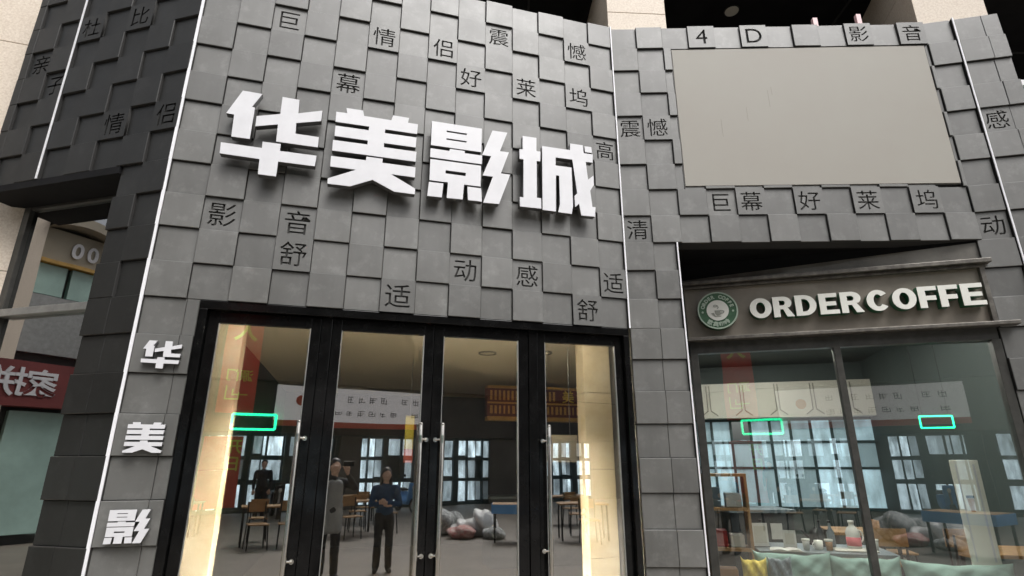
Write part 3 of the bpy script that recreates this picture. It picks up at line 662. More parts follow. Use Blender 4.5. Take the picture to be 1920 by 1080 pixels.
# ------------------------------------------------------------------ stone columns
def stone_column(fr, a0, a1, h0, h1, o0, o1, joints, label, vj=None):
    t = thing('stone_column', label, 'column', fr.P((a0 + a1) / 2, h0, (o0 + o1) / 2), 'beige granite columns')
    mb = MB(); hs_ = [h0] + joints + [h1]
    for k in range(len(hs_) - 1):
        mb.box(fr, a0, a1, hs_[k] + (.003 if k else 0), hs_[k + 1] - .003, o0, o1)
    bevel(obj('stone_block', mb, 'granite', t), .004)
    mb = MB(); mb.box(fr, a0 + .008, a1 - .008, h0, h1, o0 + .008, o1 - .008); obj('joint_core', mb, 'joint', t)
FC1 = Fr((1.065, 4.99), (.9984, .0566)); FC2 = Fr((4.42, 4.90), (.976, -.218))
stone_column(FC1, 0, .66, 3.75, 9.0, -1.25, 0.0, [4.8, 6.42, 7.6], 'beige granite column rising behind the tiled wall near its inward corner')
stone_column(FC2, 0, .66, 3.75, 9.0, -1.25, 0.0, [5.2, 6.75, 7.9], 'beige granite column rising behind the upper right end of the tiled wall')
FC0 = Fr((-4.392, 4.565), (-.95, -.31), (.31, -.95))
stone_column(FC0, 0, 1.6, 0, 9.0, -1.2, 0.0, [.9, 2.05, 3.2, 4.35, 5.5, 6.6], 'beige granite column at the far left beside the dark wing')

# ------------------------------------------------------------------ building above and behind
ub = thing('upper_building', 'black soffit and dark upper storey above the tiled cinema wall', 'building', (0, 9, 6.1))
mb = MB(); mb.box(W, -16, 16, 7.25, 7.6, -16, -5.15); obj('soffit', mb, 'dark', ub)
mb = MB(); mb.box(W, -16, 16, 7.6, 15, -16, -5.3); obj('upper_wall', mb, 'facing', ub)
mb = MB(); mb.box(W, -16, 16, 3.9, 7.25, -16, -9.0); obj('rear_wall', mb, 'dark', ub)
mb = MB()
for x in (-3.2, .2, 4.3, 8.2): mb.box(W, x, x + .03, 7.238, 7.25, -9, -5.15)
mb.box(W, -16, 16, 7.238, 7.25, -6.62, -6.59); obj('soffit_joint', mb, 'backing', ub)
dl = thing('soffit_downlight', 'single round downlight in the black soffit above the screen', 'ceiling light', (2.866, 5.82, 7.236))
mb = MB(); mb.lathe((2.866, 5.82, 7.228), [(.085, 0), (.085, .022)], 28); obj('lens', mb, 'downlight', dl)
mb = MB(); mb.lathe((2.866, 5.82, 7.234), [(.098, 0), (.098, .016)], 28); obj('trim_ring', mb, 'ironblack', dl)
br = thing('pink_bracket', 'pale pink metal bracket sticking up behind the top of the screen wall', 'bracket', (3.55, 4.95, 6.0))
mb = MB(); mb.box(W, 3.34, 3.39, 5.9, 6.33, -5.02, -4.98); obj('post', mb, 'pink', br)
mb = MB(); mb.box(W, 3.83, 3.88, 5.9, 6.38, -5.02, -4.98); obj('post', mb, 'pink', br)
mb = MB(); mb.box(W, 3.39, 3.83, 6.175, 6.21, -5.02, -4.985); obj('rail', mb, 'pink', br)
mb = MB(); mb.box(W, 5.12, 16, 0, 3.95, -5.6, -5.36); mb.box(W, 5.12, 16, 5.75, 7.25, -9.0, -8.9); obj('side_wall', mb, 'facing', ub)
sb = thing('side_glazing', 'pale blue glass panel with white sill just past the right end of the facade', 'window', (6.0, 5.3, 4.2))
mb = MB(); mb.box(W, 5.14, 9.5, 3.96, 5.66, -5.34, -5.3); obj('glass_panel', mb, 'blueglass', sb)
mb = MB(); mb.box(W, 5.14, 9.5, 5.66, 5.73, -5.36, -5.26); obj('sill', mb, 'white', sb)

# ------------------------------------------------------------------ lobby behind the doors
FI = Fr(FM.P(0, 0, -.21)[:2], (.9635, .268))
def plan_prism(mb, fr, pts, h0, h1):
    n = len(pts); vs = [fr.P(a, h, o) for h in (h0, h1) for a, o in pts]
    mb.add(vs, [tuple(range(n))[::-1], tuple(range(n, 2 * n))] + [(i, (i + 1) % n, n + (i + 1) % n, n + i) for i in range(n)])
mb = MB(); mb.box(FI, -.25, 8.2, 0, 3.30, -8.2, -8.0); mb.box(FI, -.35, -.25, 0, 3.3, -8.2, 0)
plan_prism(mb, FI, [(3.72, 0), (3.82, 0), (3.82, -.93), (3.72, -.9)], 0, 3.3); plan_prism(mb, FI, [(3.72, -.9), (3.82, -.93), (8.06, -8.0), (7.94, -8.0)], 0, 3.3)
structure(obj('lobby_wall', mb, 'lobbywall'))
mb = MB(); plan_prism(mb, FI, [(-.25, 0), (3.72, 0), (3.72, -.9), (7.94, -8), (-.25, -8)], 3.05, 3.15); structure(obj('lobby_ceiling', mb, 'ceil'))
mb = MB()   # lowered tier of the ceiling with a curved edge
poly = [(3.71, -.02), (1.55, -.02)] + [(1.55 + 1.9 * (1 - math.cos(t)), -.02 - 3.4 * math.sin(t)) for t in [R_(6 * k) for k in range(1, 16)]] + [(3.71, -3.42)]
n = len(poly)
mb.add([FI.P(a, 2.86, o) for a, o in poly] + [FI.P(a, 3.049, o) for a, o in poly], [tuple(range(n)), tuple(range(n, 2 * n))[::-1]] + [(i, (i + 1) % n, n + (i + 1) % n, n + i) for i in range(n)])
structure(obj('lobby_ceiling_tier', mb, 'ceil'))
LDL = [(1.05, -.40, 3.05, 1, 'added unseen ceiling light just inside the second door, left one'), (1.42, -.40, 3.05, 1, 'added unseen ceiling light just inside the second door, right one'), (1.95, -.26, 2.86, 1, 'added unseen light on the ceiling tier just inside the third door'), (2.60, -.26, 2.86, 1, 'added unseen light on the ceiling tier just inside the rightmost door'),  # the lit ones are added out of view to brighten the lobby
       (2.62, -1.75, 2.86, 0, 'unlit ring downlight on the ceiling tier seen through the third door'), (3.25, -1.55, 2.86, 0, 'unlit ring downlight on the ceiling tier seen through the rightmost door')]
for a, o, h, lit, lb in LDL:
    t = thing('lobby_downlight', lb, 'ceiling light', FI.P(a, h - .02, o), 'lobby downlights')
    q = FI.P(a, h - .010, o); mb = MB(); mb.lathe(q, [(.085, 0), (.085, .009)], 28); obj('lens', mb, 'lens' if lit else 'ceil', t)
    mb = MB(); d_ = .14 if lit else .008
    mb.lathe_open(q - Vector((0, 0, d_)), [(.108, d_ + .009), (.108, 0), (.098, 0), (.098, d_ + .009)], 28); obj('shade', mb, 'dark' if lit else 'hexline', t)
t = thing('header_fill', 'added unseen warm tube over the doors that brightens the lobby', 'ceiling light', FI.P(1.75, 2.74, -.30))  # added fill tube, hidden behind the door head, to light the ceiling
mb = MB(); mb.tube(FI.P(.1, 2.745, -.30), FI.P(3.4, 2.745, -.30), .02, n=12); obj('tube', mb, 'lamp', t)
for a in (.1, 1.2, 2.3, 3.4):
    mb = MB(); mb.box(FI, a - .012, a + .012, 2.70, 2.79, -.28, .04); obj('bracket', mb, 'ironblack', t)
def marble(a0, a1, o0, o1, label):
    t = thing('marble_column', label, 'column', FI.P((a0 + a1) / 2, 0, (o0 + o1) / 2), 'marble columns inside the doors')
    mb = MB()
    for k, (h0, h1) in enumerate(((0, .75), (.753, 1.55), (1.553, 2.3), (2.303, 3.04 if a0 < 1 else 2.855))): mb.box(FI, a0, a1, h0, h1, o0, o1)
    bevel(obj('cladding', mb, 'marble', t), .003)
marble(-.24, .14, -.95, -.75, 'pale marble column behind the leftmost glass door')
marble(3.41, 3.71, -.95, -.75, 'golden veined marble column behind the rightmost glass door')
mb = MB(); mb.add([FI.P(-.25, .004, .18), FI.P(3.72, .004, .18), FI.P(3.72, .004, -.9), FI.P(7.94, .004, -8), FI.P(-.25, .004, -8)], [(0, 1, 2, 3, 4)]); structure(obj('lobby_floor', mb, 'lobbyfloor'))
# counter with its sign
ct = thing('snack_counter', 'dark snack counter with red and gold sign band at the back of the lobby', 'counter', FI.P(4.7, 0, -5.4))
mb = MB(); mb.box(FI, 3.45, 6.10, 2.42, 2.92, -5.5, -5.3); obj('sign_band', mb, 'darkredsign', ct)
mb = MB(); mb.box(FI, 3.45, 6.10, 2.92, 2.97, -5.5, -5.28); mb.box(FI, 3.45, 6.10, 2.35, 2.418, -5.5, -5.28); mb.box(FI, 3.45, 6.10, 2.645, 2.675, -5.3, -5.292); obj('gold_trim', mb, 'gold', ct)
mes = [text_mesh(c, .24, FI, 5.0 + .27 * k, 2.80, -5.294, .01, .003) for k, c in enumerate('美食饭')]
join_meshes(mes, 'lettering', ct, 'yellow')
mb = MB()
for k in range(30): mb.box(FI, 3.5 + .083 * k, 3.54 + .083 * k + random.uniform(-.01, .01), 2.47, 2.61, -5.3, -5.294)
for k in range(16): mb.box(FI, 3.5 + .08 * k, 3.54 + .08 * k, 2.71, 2.88, -5.3, -5.294)
obj('menu_mark', mb, 'gold', ct)
mb = MB(); mb.box(FI, 3.45, 6.10, 0, 1.05, -5.5, -4.9); obj('counter_body', mb, 'darkwood', ct)
mb = MB(); mb.box(FI, 3.42, 6.10, 1.053, 1.09, -5.52, -4.86); obj('counter_top', mb, 'slate', ct)
bd = thing('notice_board', 'blank beige notice board hanging by the right marble column', 'board', FI.P(3.25, 1.62, -1.2))
mb = MB(); mb.box(FI, 3.02, 3.50, 1.62, 1.90, -1.22, -1.2); obj('board', mb, 'taupe', bd)
mb = MB(); mb.tube(FI.P(3.1, 1.9, -1.21), FI.P(3.1, 3.05, -1.21), .004); mb.tube(FI.P(3.42, 1.9, -1.21), FI.P(3.42, 3.05, -1.21), .004); obj('cord', mb, 'alu', bd)
ln = thing('hanging_pennant', 'narrow yellow and red pennant hanging deep in the dark lobby', 'pennant', FI.P(1.95, 1.7, -3.5))
mb = MB(); mb.box(FI, 1.86, 1.98, 1.80, 2.25, -3.51, -3.49); obj('upper_cloth', mb, 'yellow', ln)
mb = MB(); mb.box(FI, 1.86, 1.98, 1.62, 1.798, -3.51, -3.49); obj('lower_cloth', mb, 'shopred', ln)
mb = MB(); mb.tube(FI.P(1.92, 2.25, -3.5), FI.P(1.92, 3.05, -3.5), .004); obj('cord', mb, 'alu', ln)
pb = thing('pink_poster', 'small pink poster on a stand behind the third door', 'poster', FI.P(2.3, 0, -4.0))
mb = MB(); mb.box(FI, 2.14, 2.36, 1.30, 1.72, -4.03, -4.0); obj('sheet', mb, 'pinkred', pb)
mb = MB(); mb.tube(FI.P(2.25, 0.02, -4.04), FI.P(2.25, 1.4, -4.04), .012); mb.lathe(FI.P(2.25, 0.004, -4.04), [(.14, 0), (.14, .02)], 20); obj('stand', mb, 'brown', pb)
pp = thing('potted_plant', 'small leafy potted plant at the foot of the right marble column', 'plant', FI.P(3.2, 0, -.55))
mb = MB(); q = FI.P(3.2, 0.004, -.5); mb.lathe(q, [(.09, 0), (.13, .26), (.12, .26), (.11, .22)], 20); obj('pot', mb, 'brown', pp)
mb = MB()
for k in range(150):
    u = Vector((random.gauss(0, 1), random.gauss(0, 1), random.gauss(0, .7))); u.normalize(); c = q + Vector((0, 0, .48)) + Vector((u.x * .17, u.y * .17, u.z * .2)) * random.uniform(.4, 1)
    a = u.orthogonal().normalized() * .035; b = u.cross(a).normalized() * .018
    mb.add([c - a, c - b, c + a, c + b], [(0, 1, 2, 3)])
for k in range(9): mb.tube(q + Vector((0, 0, .22)), q + Vector((random.uniform(-.12, .12), random.uniform(-.12, .12), .5)), .004, n=5)
obj('leaves', mb, 'plant', pp)

# ------------------------------------------------------------------ coffee shop interior
FK = Fr(FS.P(0, 0, -.10)[:2], (.9636, -.2672))
mb = MB(); mb.box(FK, -.3, -.2, 0, 3.6, -7.0, 0); mb.box(FK, 3.6, 3.7, 0, 3.6, -7.0, 0); mb.box(FK, 2.72, 3.6, 0, 3.6, -.1, 0); mb.box(FK, -.2, 2.72, 2.66, 3.6, -.06, 0)
mb.box(FK, -.2, 3.6, 0, .75, -7.0, -6.9); mb.box(FK, -.2, 3.6, 2.5, 3.6, -7.0, -6.9)
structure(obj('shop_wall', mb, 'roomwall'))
mb = MB(); mb.box(FK, -.2, 3.6, 3.6, 3.7, -7.0, 0); structure(obj('shop_ceiling', mb, 'roomwall'))
rw = thing('rear_windows', 'row of dark framed rear windows with glowing panes in the coffee shop', 'window', FK.P(1.7, .75, -6.9))
mb = MB()
for k in range(11): mb.box(FK, -.2 + .38 * k, -.2 + .38 * k + .05, .75, 2.5, -6.98, -6.9)
for h in (.75, 1.5, 2.0, 2.45): mb.box(FK, -.2, 3.6, h, h + .05, -6.975, -6.905)
obj('window_frame', mb, 'mullion', rw)
mb = MB()
for k in range(10):
    for h0, h1 in ((.8, 1.5), (1.55, 2.0), (2.05, 2.45)):
        if random.random() < .85: mb.box(FK, -.15 + .38 * k, .18 + .38 * k, h0, h1, -6.945, -6.94)
obj('glow_pane', mb, 'glowwindow', rw)
hp = thing('cream_bulkhead', 'cream wall panels with angular mouldings above the rear windows', 'wall panel', FK.P(1.7, 2.5, -6.6))
mb = MB(); mb.box(FK, -.2, 3.6, 2.5, 3.2, -6.85, -6.55); obj('panel', mb, 'hexpanel', hp)
for k in range(6):
    mb = MB(); a = -.1 + .66 * k
    for d in (-.03, .03):
        mb.box(FK, a + d - .008, a + d + .008, 2.66, 3.16, -6.55, -6.53)
    mb.prism(FK, [(a - .03, 2.66), (a - .16, 2.56), (a - .16, 2.535), (a - .02, 2.64)], -6.55, -6.53)
    mb.prism(FK, [(a + .03, 2.66), (a + .16, 2.56), (a + .16, 2.535), (a + .02, 2.64)], -6.55, -6.53)
    obj('moulding', mb, 'hexline', hp)
for k, (a, o, ln_) in enumerate(((1.3, -.75, 2.0), (2.0, -2.6, 1.6), (1.4, -4.8, 1.6))):
    t = thing('tube_light', 'slim ceiling tube light, %s row in the coffee shop' % ('front', 'middle', 'back')[k], 'ceiling light', FK.P(a, 3.53, o), 'coffee shop tube lights')
    mb = MB(); mb.box(FK, a - ln_ / 2, a + ln_ / 2, 3.555, 3.598, o - .05, o + .05); obj('housing', mb, 'alu', t)
    mb = MB(); mb.box(FK, a - ln_ / 2 + .02, a + ln_ / 2 - .02, 3.538, 3.554, o - .035, o + .035); obj('diffuser', mb, 'tube', t)

def cushion(fr, a0, a1, h0, h1, o, th, m, label, tilt=0.0, group=None):
    mb = MB(); nx, ny = 30, 20; vs = []
    for side in (1, -1):
        for j in range(ny + 1):
            for i in range(nx + 1):
                u, v = i / nx * 2 - 1, j / ny * 2 - 1
                k = (1 - abs(u) ** 3.2) ** .5 * (1 - abs(v) ** 3.2) ** .5
                pin = 1 - .05 * (1 - abs(v) ** 2) * abs(u) ** 4; pinv = 1 - .07 * (1 - abs(u) ** 2) * abs(v) ** 4
                wr = (math.sin(u * 7 + v * 5 + a0 * 9) * .012 + math.sin(u * 13 - v * 9 + a0 * 5) * .009 + math.sin(u * 21 + v * 17 + a0) * .004) * k
                a = (a0 + a1) / 2 + (a1 - a0) / 2 * u * pin; h = (h0 + h1) / 2 + (h1 - h0) / 2 * v * pinv + (.005 * math.sin(u * 5 + a0 * 7) + .003 * math.sin(u * 11 + a0 * 3) + .02 * abs(u) ** 6) * (v + 1) / 2
                vs.append(fr.P(a, h, o + side * (th / 2 * k + .004) + wr - tilt * (h - h0)))
    fs = []; N = (nx + 1) * (ny + 1)
    for s_ in (0, 1):
        for j in range(ny):
            for i in range(nx):
                q_ = [j * (nx + 1) + i, j * (nx + 1) + i + 1, (j + 1) * (nx + 1) + i + 1, (j + 1) * (nx + 1) + i]
                fs.append(tuple(x + s_ * N for x in (q_ if s_ == 0 else q_[::-1])))
    edge = [i for i in range(nx + 1)] + [j * (nx + 1) + nx for j in range(1, ny + 1)] + [ny * (nx + 1) + i for i in range(nx - 1, -1, -1)] + [j * (nx + 1) for j in range(ny - 1, 0, -1)]
    for k in range(len(edge)):
        e0, e1 = edge[k], edge[(k + 1) % len(edge)]; fs.append((e0, e0 + N, e1 + N, e1))
    mb.add(vs, fs); o_ = obj('cushion', mb, m, None, True)
    return tag(o_, label, 'cushion', group)
bn = thing('window_bench', 'low bench along the inside of the coffee shop window', 'bench', FK.P(1.3, 0, -.4))
mb = MB(); mb.box(FK, .05, 2.5, .40, .47, -.68, -.05); bevel(obj('seat', mb, 'wood', bn))
for a in (.15, 1.28, 2.4):
    mb = MB(); mb.box(FK, a - .04, a + .04, .004, .398, -.6, -.1); obj('leg', mb, 'wood', bn)
cushion(FK, .40, 1.06, .475, .815, -.20, .14, 'cushion', 'sage green cushion in the window left of the mullion', .12, 'sage green window cushions')
cushion(FK, 1.03, 1.62, .475, .80, -.22, .14, 'cushion', 'sage green cushion in the window right behind the mullion', .12, 'sage green window cushions')
cushion(FK, 1.60, 2.44, .475, .785, -.18, .16, 'cushion', 'wide sage green cushion at the right end of the window', .10, 'sage green window cushions')
cushion(FK, .28, .50, .475, .765, -.13, .10, 'yellowcloth', 'small bright yellow cushion leaning at the left of the window', .05)
cushion(FK, .50, .70, .475, .79, -.075, .05, 'slate', 'small grey cushion in front of the left green cushion', .05)
# leaning cream poster board
po = thing('poster_board', 'tall cream poster board with a coffee cup picture behind the right window', 'poster', FK.P(2.27, .47, -.27))
mb = MB(); mb.box(FK, 2.165, 2.385, .76, 1.635, -.28, -.262); mb2 = mb; bevel(obj('board', mb, 'poster', po), .006)
mb = MB(); mb.box(FK, 2.335, 2.350, .80, 1.60, -.262, -.258); mb.box(FK, 2.20, 2.21, .80, 1.60, -.262, -.258); obj('border', mb, 'white', po)
mb = MB(); mb.prism(FK, [(2.235, 1.31), (2.285, 1.31), (2.278, 1.20), (2.246, 1.20)], -.262, -.256); obj('cup_picture', mb, 'brown', po)
mb = MB(); mb.box(FK, 2.230, 2.290, 1.312, 1.335, -.262, -.256); obj('cup_lid', mb, 'phone', po)
mb = MB(); mb.tube(FK.P(2.27, .004, -.33), FK.P(2.27, .80, -.285), .012); mb.lathe(FK.P(2.27, .004, -.33), [(.15, 0), (.15, .015)], 20); obj('stand', mb, 'ironblack', po)
# table with things near the window
def table(x, y, z, lx, ly, label, cat='table', m='wood', rot=0.0, group=None):
    t = thing('cafe_table', label, cat, (x, y, 0), group)
    f = Fr((x, y), (math.cos(rot), math.sin(rot)))
    mb = MB(); mb.box(f, -lx / 2, lx / 2, z - .035, z, -ly / 2, ly / 2); bevel(obj('table_top', mb, m, t))
    for sx in (-1, 1):
        for sy in (-1, 1):
            mb = MB(); mb.box(f, sx * (lx / 2 - .05) - .018, sx * (lx / 2 - .05) + .018, .004, z - .037, sy * (ly / 2 - .05) - .018, sy * (ly / 2 - .05) + .018); obj('leg', mb, 'ironblack', t)
    return t
table(3.30, 6.55, .74, 1.3, .75, 'dark coffee shop table holding jug, mug and cards by the window', m='slate', rot=-.26)
cb = thing('dark_cabinet', 'dark cabinet with slate top behind the menu cards in the coffee shop', 'cabinet', (3.1, 7.75, 0))
mb = MB(); mb.box(W, 2.72, 3.5, .05, 1.02, -8.05, -7.45); bevel(obj('carcass', mb, 'darkwood', cb))
mb = MB(); mb.box(W, 2.69, 3.53, 1.022, 1.06, -8.08, -7.42); bevel(obj('slab', mb, 'slate', cb))
mb = MB(); mb.box(W, 3.2, 3.34, .72, .90, -7.45, -7.44); obj('notice', mb, 'paper', cb)
for (x, y, rz, hh, ww, lb) in ((2.72, 6.62, .2, .24, .17, 'tall pale menu card standing on the coffee shop table'), (2.98, 6.50, -.1, .18, .13, 'short pale menu card standing on the coffee shop table')):
    t = thing('menu_card', lb, 'menu card', (x, y, .74)); f = Fr((x, y), (math.cos(rz - .2), math.sin(rz - .2)))
    mb = MB(); mb.box(f, -ww / 2, ww / 2, .742, .742 + hh, -.006, .0); obj('card', mb, 'paper', t)
    mb = MB(); mb.box(f, -ww / 2 + .02, ww / 2 - .02, .78, .742 + hh - .03, .0, .001); obj('print', mb, 'hexpanel', t)
    mb = MB(); mb.box(f, -ww / 2, ww / 2, .741, .748, -.05, .02); obj('foot', mb, 'darkwood', t)
jg = thing('white_jug', 'white plastic jug with red label on the coffee shop table', 'jug', (3.62, 6.42, .74))
mb = MB(); mb.lathe((3.62, 6.42, .741), [(.062, 0), (.068, .02), (.068, .17), (.05, .21), (.026, .235), (.026, .262), (.03, .264), (.03, .285), (.005, .288)], 24); obj('body', mb, 'china', jg, True)
mb = MB(); mb.lathe((3.62, 6.42, .78), [(.0695, 0), (.0695, .085)], 24); obj('label', mb, 'pinkred', jg, True)
mb = MB()
for k in range(8):
    t0, t1 = R_(-80 + 20 * k), R_(-60 + 20 * k)
    mb.tube(Vector((3.68 + .045 * math.cos(t0), 6.42, .87 + .06 * math.sin(t0))), Vector((3.68 + .045 * math.cos(t1), 6.42, .87 + .06 * math.sin(t1))), .009, n=8)
obj('handle', mb, 'china', jg, True)
mg = thing('white_mug', 'white mug on the coffee shop table beside the cards', 'mug', (3.24, 6.42, .74))
mb = MB(); mb.lathe((3.24, 6.42, .741), [(.036, 0), (.042, .01), (.044, .09), (.040, .09), (.038, .015), (.001, .012)], 24); obj('body', mb, 'china', mg, True)
mb = MB()
for k in range(8):
    t0, t1 = R_(90 + 22 * k), R_(112 + 22 * k)
    mb.tube(Vector((3.20 + .026 * math.cos(t0), 6.41, .787 + .028 * math.sin(t0))), Vector((3.20 + .026 * math.cos(t1), 6.41, .787 + .028 * math.sin(t1))), .006, n=8)
obj('handle', mb, 'china', mg, True)
ob = thing('open_book', 'open book lying on the coffee shop table left of the mug', 'book', (2.86, 6.34, .74))
mb = MB()
for sd in (-1, 1):
    pr = [(0, .008), (sd * .05, .022), (sd * .11, .018), (sd * .15, .006)]
    f = Fr((2.86, 6.36), (.97, -.25))
    for k in range(3):
        (a0, z0), (a1, z1) = pr[k], pr[k + 1]
        mb.add([f.P(a0, .742 + z0, -.1), f.P(a1, .742 + z1, -.1), f.P(a1, .742 + z1, .1), f.P(a0, .742 + z0, .1), f.P(a0, .742, -.1), f.P(a1, .742, -.1), f.P(a1, .742, .1), f.P(a0, .742, .1)], [(0, 1, 2, 3), (4, 7, 6, 5), (0, 4, 5, 1), (3, 2, 6, 7)])
obj('pages', mb, 'paper', ob)
# ------------------------------------------------------------------ street behind the camera, seen in the glass
ob_ = thing('opposite_building', 'arcade of shops across the plaza seen reflected in the glass doors', 'building', (0, -13, 0))
mb = MB(); mb.box(W, -16, 22, 4.4, 9.5, 12.5, 14); mb.box(W, -16, 22, 2.65, 4.4, 12.8, 14); obj('upper_wall', mb, 'facingdark', ob_)
mb = MB(); mb.box(W, -16, 22, 0, 2.65, 13.25, 14); obj('glazed_wall', mb, 'mullion', ob_)
mb = MB(); x = -15.9
while x < 21.5:
    wd = random.choice((.28, .36, .5, .62))
    for h0, h1 in ((.12, .93), (1.05, 1.73), (1.85, 2.53)):
        if random.random() < .8: mb.box(W, x, x + wd, h0 + random.uniform(0, .1), h1, 13.22, 13.245)
    x += wd + random.choice((.05, .05, .09, .25))
obj('glow_pane', mb, 'glowcurtain', ob_)
mb = MB()
x = -16.0; k = 0
while x < 22:
    mb.box(W, x, x + (.22 if k % 5 == 0 else .06), 0, 2.65, 13.05, 13.2); x += .48 + .12 * ((k * 7) % 3); k += 1
for h in (.0, .95, 1.75, 2.55): mb.box(W, -16, 22, h, h + .10, 13.08, 13.2)
obj('mullion', mb, 'mullion', ob_)
mb = MB()
for x0, x1 in ((-9, -6.5), (3.2, 4.0), (9.5, 12.0), (15, 17)): mb.box(W, x0, x1, 0, 2.6, 12.9, 13.04)
obj('shop_pier', mb, 'facing', ob_)
ss = thing('shop_sign', 'white shop sign with a red lower edge across the plaza', 'sign', (3.5, -12.4, 2.9))
mb = MB(); mb.box(W, .7, 6.4, 3.08, 4.25, 12.35, 12.5); obj('board', mb, 'shopwhite', ss)
mb = MB(); mb.box(W, .7, 6.4, 2.88, 3.078, 12.33, 12.5); obj('red_edge', mb, 'shopred', ss)
mb = MB()
for row, (h0, h1) in enumerate(((3.75, 4.0), (3.3, 3.5))):
    for k in range(9):
        x = 2.3 + .42 * k
        if random.random() < .2: continue
        for q in range(random.choice((2, 3))):
            xx = x + .1 * q + random.uniform(0, .03); mb.box(W, xx, xx + .022, h0 + random.uniform(0, .08), h1 - random.uniform(0, .06), 12.335, 12.35)
        for q in range(random.choice((2, 3, 3))):
            hh = h0 + (h1 - h0) * (q + .5) / 3 + random.uniform(-.02, .02); x2 = x + random.uniform(0, .06); mb.box(W, x2, x2 + random.uniform(.12, .25), hh, hh + .02, 12.333, 12.35)
obj('lettering', mb, 'signgrey', ss)
mb = MB(); mb.tube((1.5, -12.35, 3.75), (1.5, -12.32, 3.75), .17, n=24); obj('emblem', mb, 'shopred', ss)
bn_ = thing('red_banner', 'tall red banner with yellow characters hanging across the plaza', 'banner', (-.55, -12.3, 3.1))
mb = MB(); mb.box(W, -1.15, .0, 3.25, 8.6, 12.28, 12.32); obj('cloth', mb, 'red', bn_)
FB = Fr((0, -12.28), (-1, 0), (0, 1))
join_meshes([text_mesh('人', .75, FB, .55, 6.0, .05, .02, .02), text_mesh('源', .42, FB, .36, 4.45, .05, .02, .006), text_mesh('门', .42, FB, .80, 4.45, .05, .02, .006)], 'lettering', bn_, 'yellow')
mb = MB()
for a0, a1, h0, h1 in ((.25, .75, 3.80, 3.84), (.70, .74, 3.80, 4.0), (.50, .54, 3.66, 3.9), (.50, .95, 3.66, 3.70), (.91, .95, 3.66, 4.1)): mb.box(FB, a0, a1, h0, h1, .045, .06)
obj('fret_ornament', mb, 'yellow', bn_)
bn2 = thing('lower_banner', 'lower dark red cloth panel below the tall banner across the plaza', 'banner', (-.55, -12.3, .2))
mb = MB(); mb.box(W, -1.3, -.1, .2, 2.5, 12.9, 12.94); obj('cloth', mb, 'red', bn2)
join_meshes([text_mesh(c, .5, Fr((0, -12.9), (-1, 0), (0, 1)), .35, h, .01, .02, .008) for c, h in (('开', 2.15), ('日', 1.6))], 'lettering', bn2, 'yellow')
def neon(x0, x1, h0, h1, y, label, r=.04):
    t = thing('neon_frame', label, 'neon light', ((x0 + x1) / 2, y, h0), 'green neon frames')
    mb = MB()
    for a, b in (((x0, h0), (x1, h0)), ((x1, h0), (x1, h1)), ((x1, h1), (x0, h1)), ((x0, h1), (x0, h0))): mb.tube((a[0], y, a[1]), (b[0], y, b[1]), r, n=8)
    obj('tube', mb, 'neon', t)
    mb = MB()
    for a in (x0 + .1, x1 - .1): mb.tube((a, y, h1), (a, y - .3, h1 + .02), .012, n=6)
    obj('bracket', mb, 'ironblack', t)
neon(-.6, .75, 2.72, 3.22, -12.2, 'green neon rectangle beside the red banner across the plaza')
t = thing('neon_frame', 'green neon rectangle placed as a reflection seen in the right shop window', 'neon light', FS.P(2.46, 1.97, -1.2), 'green neon frames')  # added inside the shop to stand in for a street neon's reflection
mb = MB()
for a, b in (((2.31, 1.965), (2.61, 1.965)), ((2.61, 1.965), (2.61, 2.085)), ((2.61, 2.085), (2.31, 2.085)), ((2.31, 2.085), (2.31, 1.965))): mb.tube(FS.P(*a, -1.2), FS.P(*b, -1.2), .008, n=8)
obj('tube', mb, 'neon', t)
for a in (2.34, 2.58):
    mb = MB(); mb.tube(FS.P(a, 2.085, -1.2), FS.P(a, 3.6, -1.2), .003, n=6); obj('wire', mb, 'ironblack', t)
# corner building to the left (dark reflections of the side window)
cbld = thing('corner_building', 'taupe corner building with red sign reflected in the left side window', 'building', (-14.5, 1, 0))
FCb = Fr((-13.4, -9.0), (0, 1), (1, 0))
mb = MB(); mb.box(FCb, -4, 17, 0, 7.3, -3, -.3); obj('wall', mb, 'facingdark', cbld)
mb = MB(); mb.box(FCb, 5.5, 10.4, 6.1, 6.85, -.3, -.1); obj('fascia', mb, 'taupe', cbld)
mb = MB()
pr = [(6.3 + 4.1 * k / 24, 6.86 + .12 * math.sin(math.pi * k / 8)) for k in range(25)]
for k in range(24):
    (a0, z0), (a1, z1) = pr[k], pr[k + 1]
    mb.add([FCb.P(a0, z0, .25), FCb.P(a1, z1, .25), FCb.P(a1, z1 + .22, .25), FCb.P(a0, z0 + .22, .25), FCb.P(a0, z0, -.3), FCb.P(a1, z1, -.3), FCb.P(a1, z1 + .22, -.3), FCb.P(a0, z0 + .22, -.3)], [(0, 1, 2, 3), (0, 4, 5, 1), (3, 2, 6, 7)])
obj('wavy_canopy', mb, 'taupe', cbld)
mb = MB(); mb.box(FCb, 10.45, 11.0, 0, 7.25, -.3, .1); obj('pilaster', mb, 'granite', cbld)
mb = MB(); mb.box(FCb, 5.5, 10.4, 6.02, 6.098, -.3, -.02); obj('gold_ledge', mb, 'gold', cbld)
mb = MB()
for a in (5.6, 7.0, 8.4, 9.8): mb.box(FCb, a, min(a + 1.3, 10.4), 5.3, 6.0, -.3, -.15)
obj('window', mb, 'palegreen', cbld)
mb = MB(); mb.box(FCb, 5.5, 14.5, 3.95, 5.28, -.3, -.12); obj('spandrel', mb, 'alu', cbld)
mb = MB(); mb.box(FCb, 2, 10.2, .2, 2.7, -.3, -.15); mb.box(FCb, 11.2, 14.5, .2, 2.7, -.3, -.15); obj('shop_window', mb, 'palegreen', cbld)
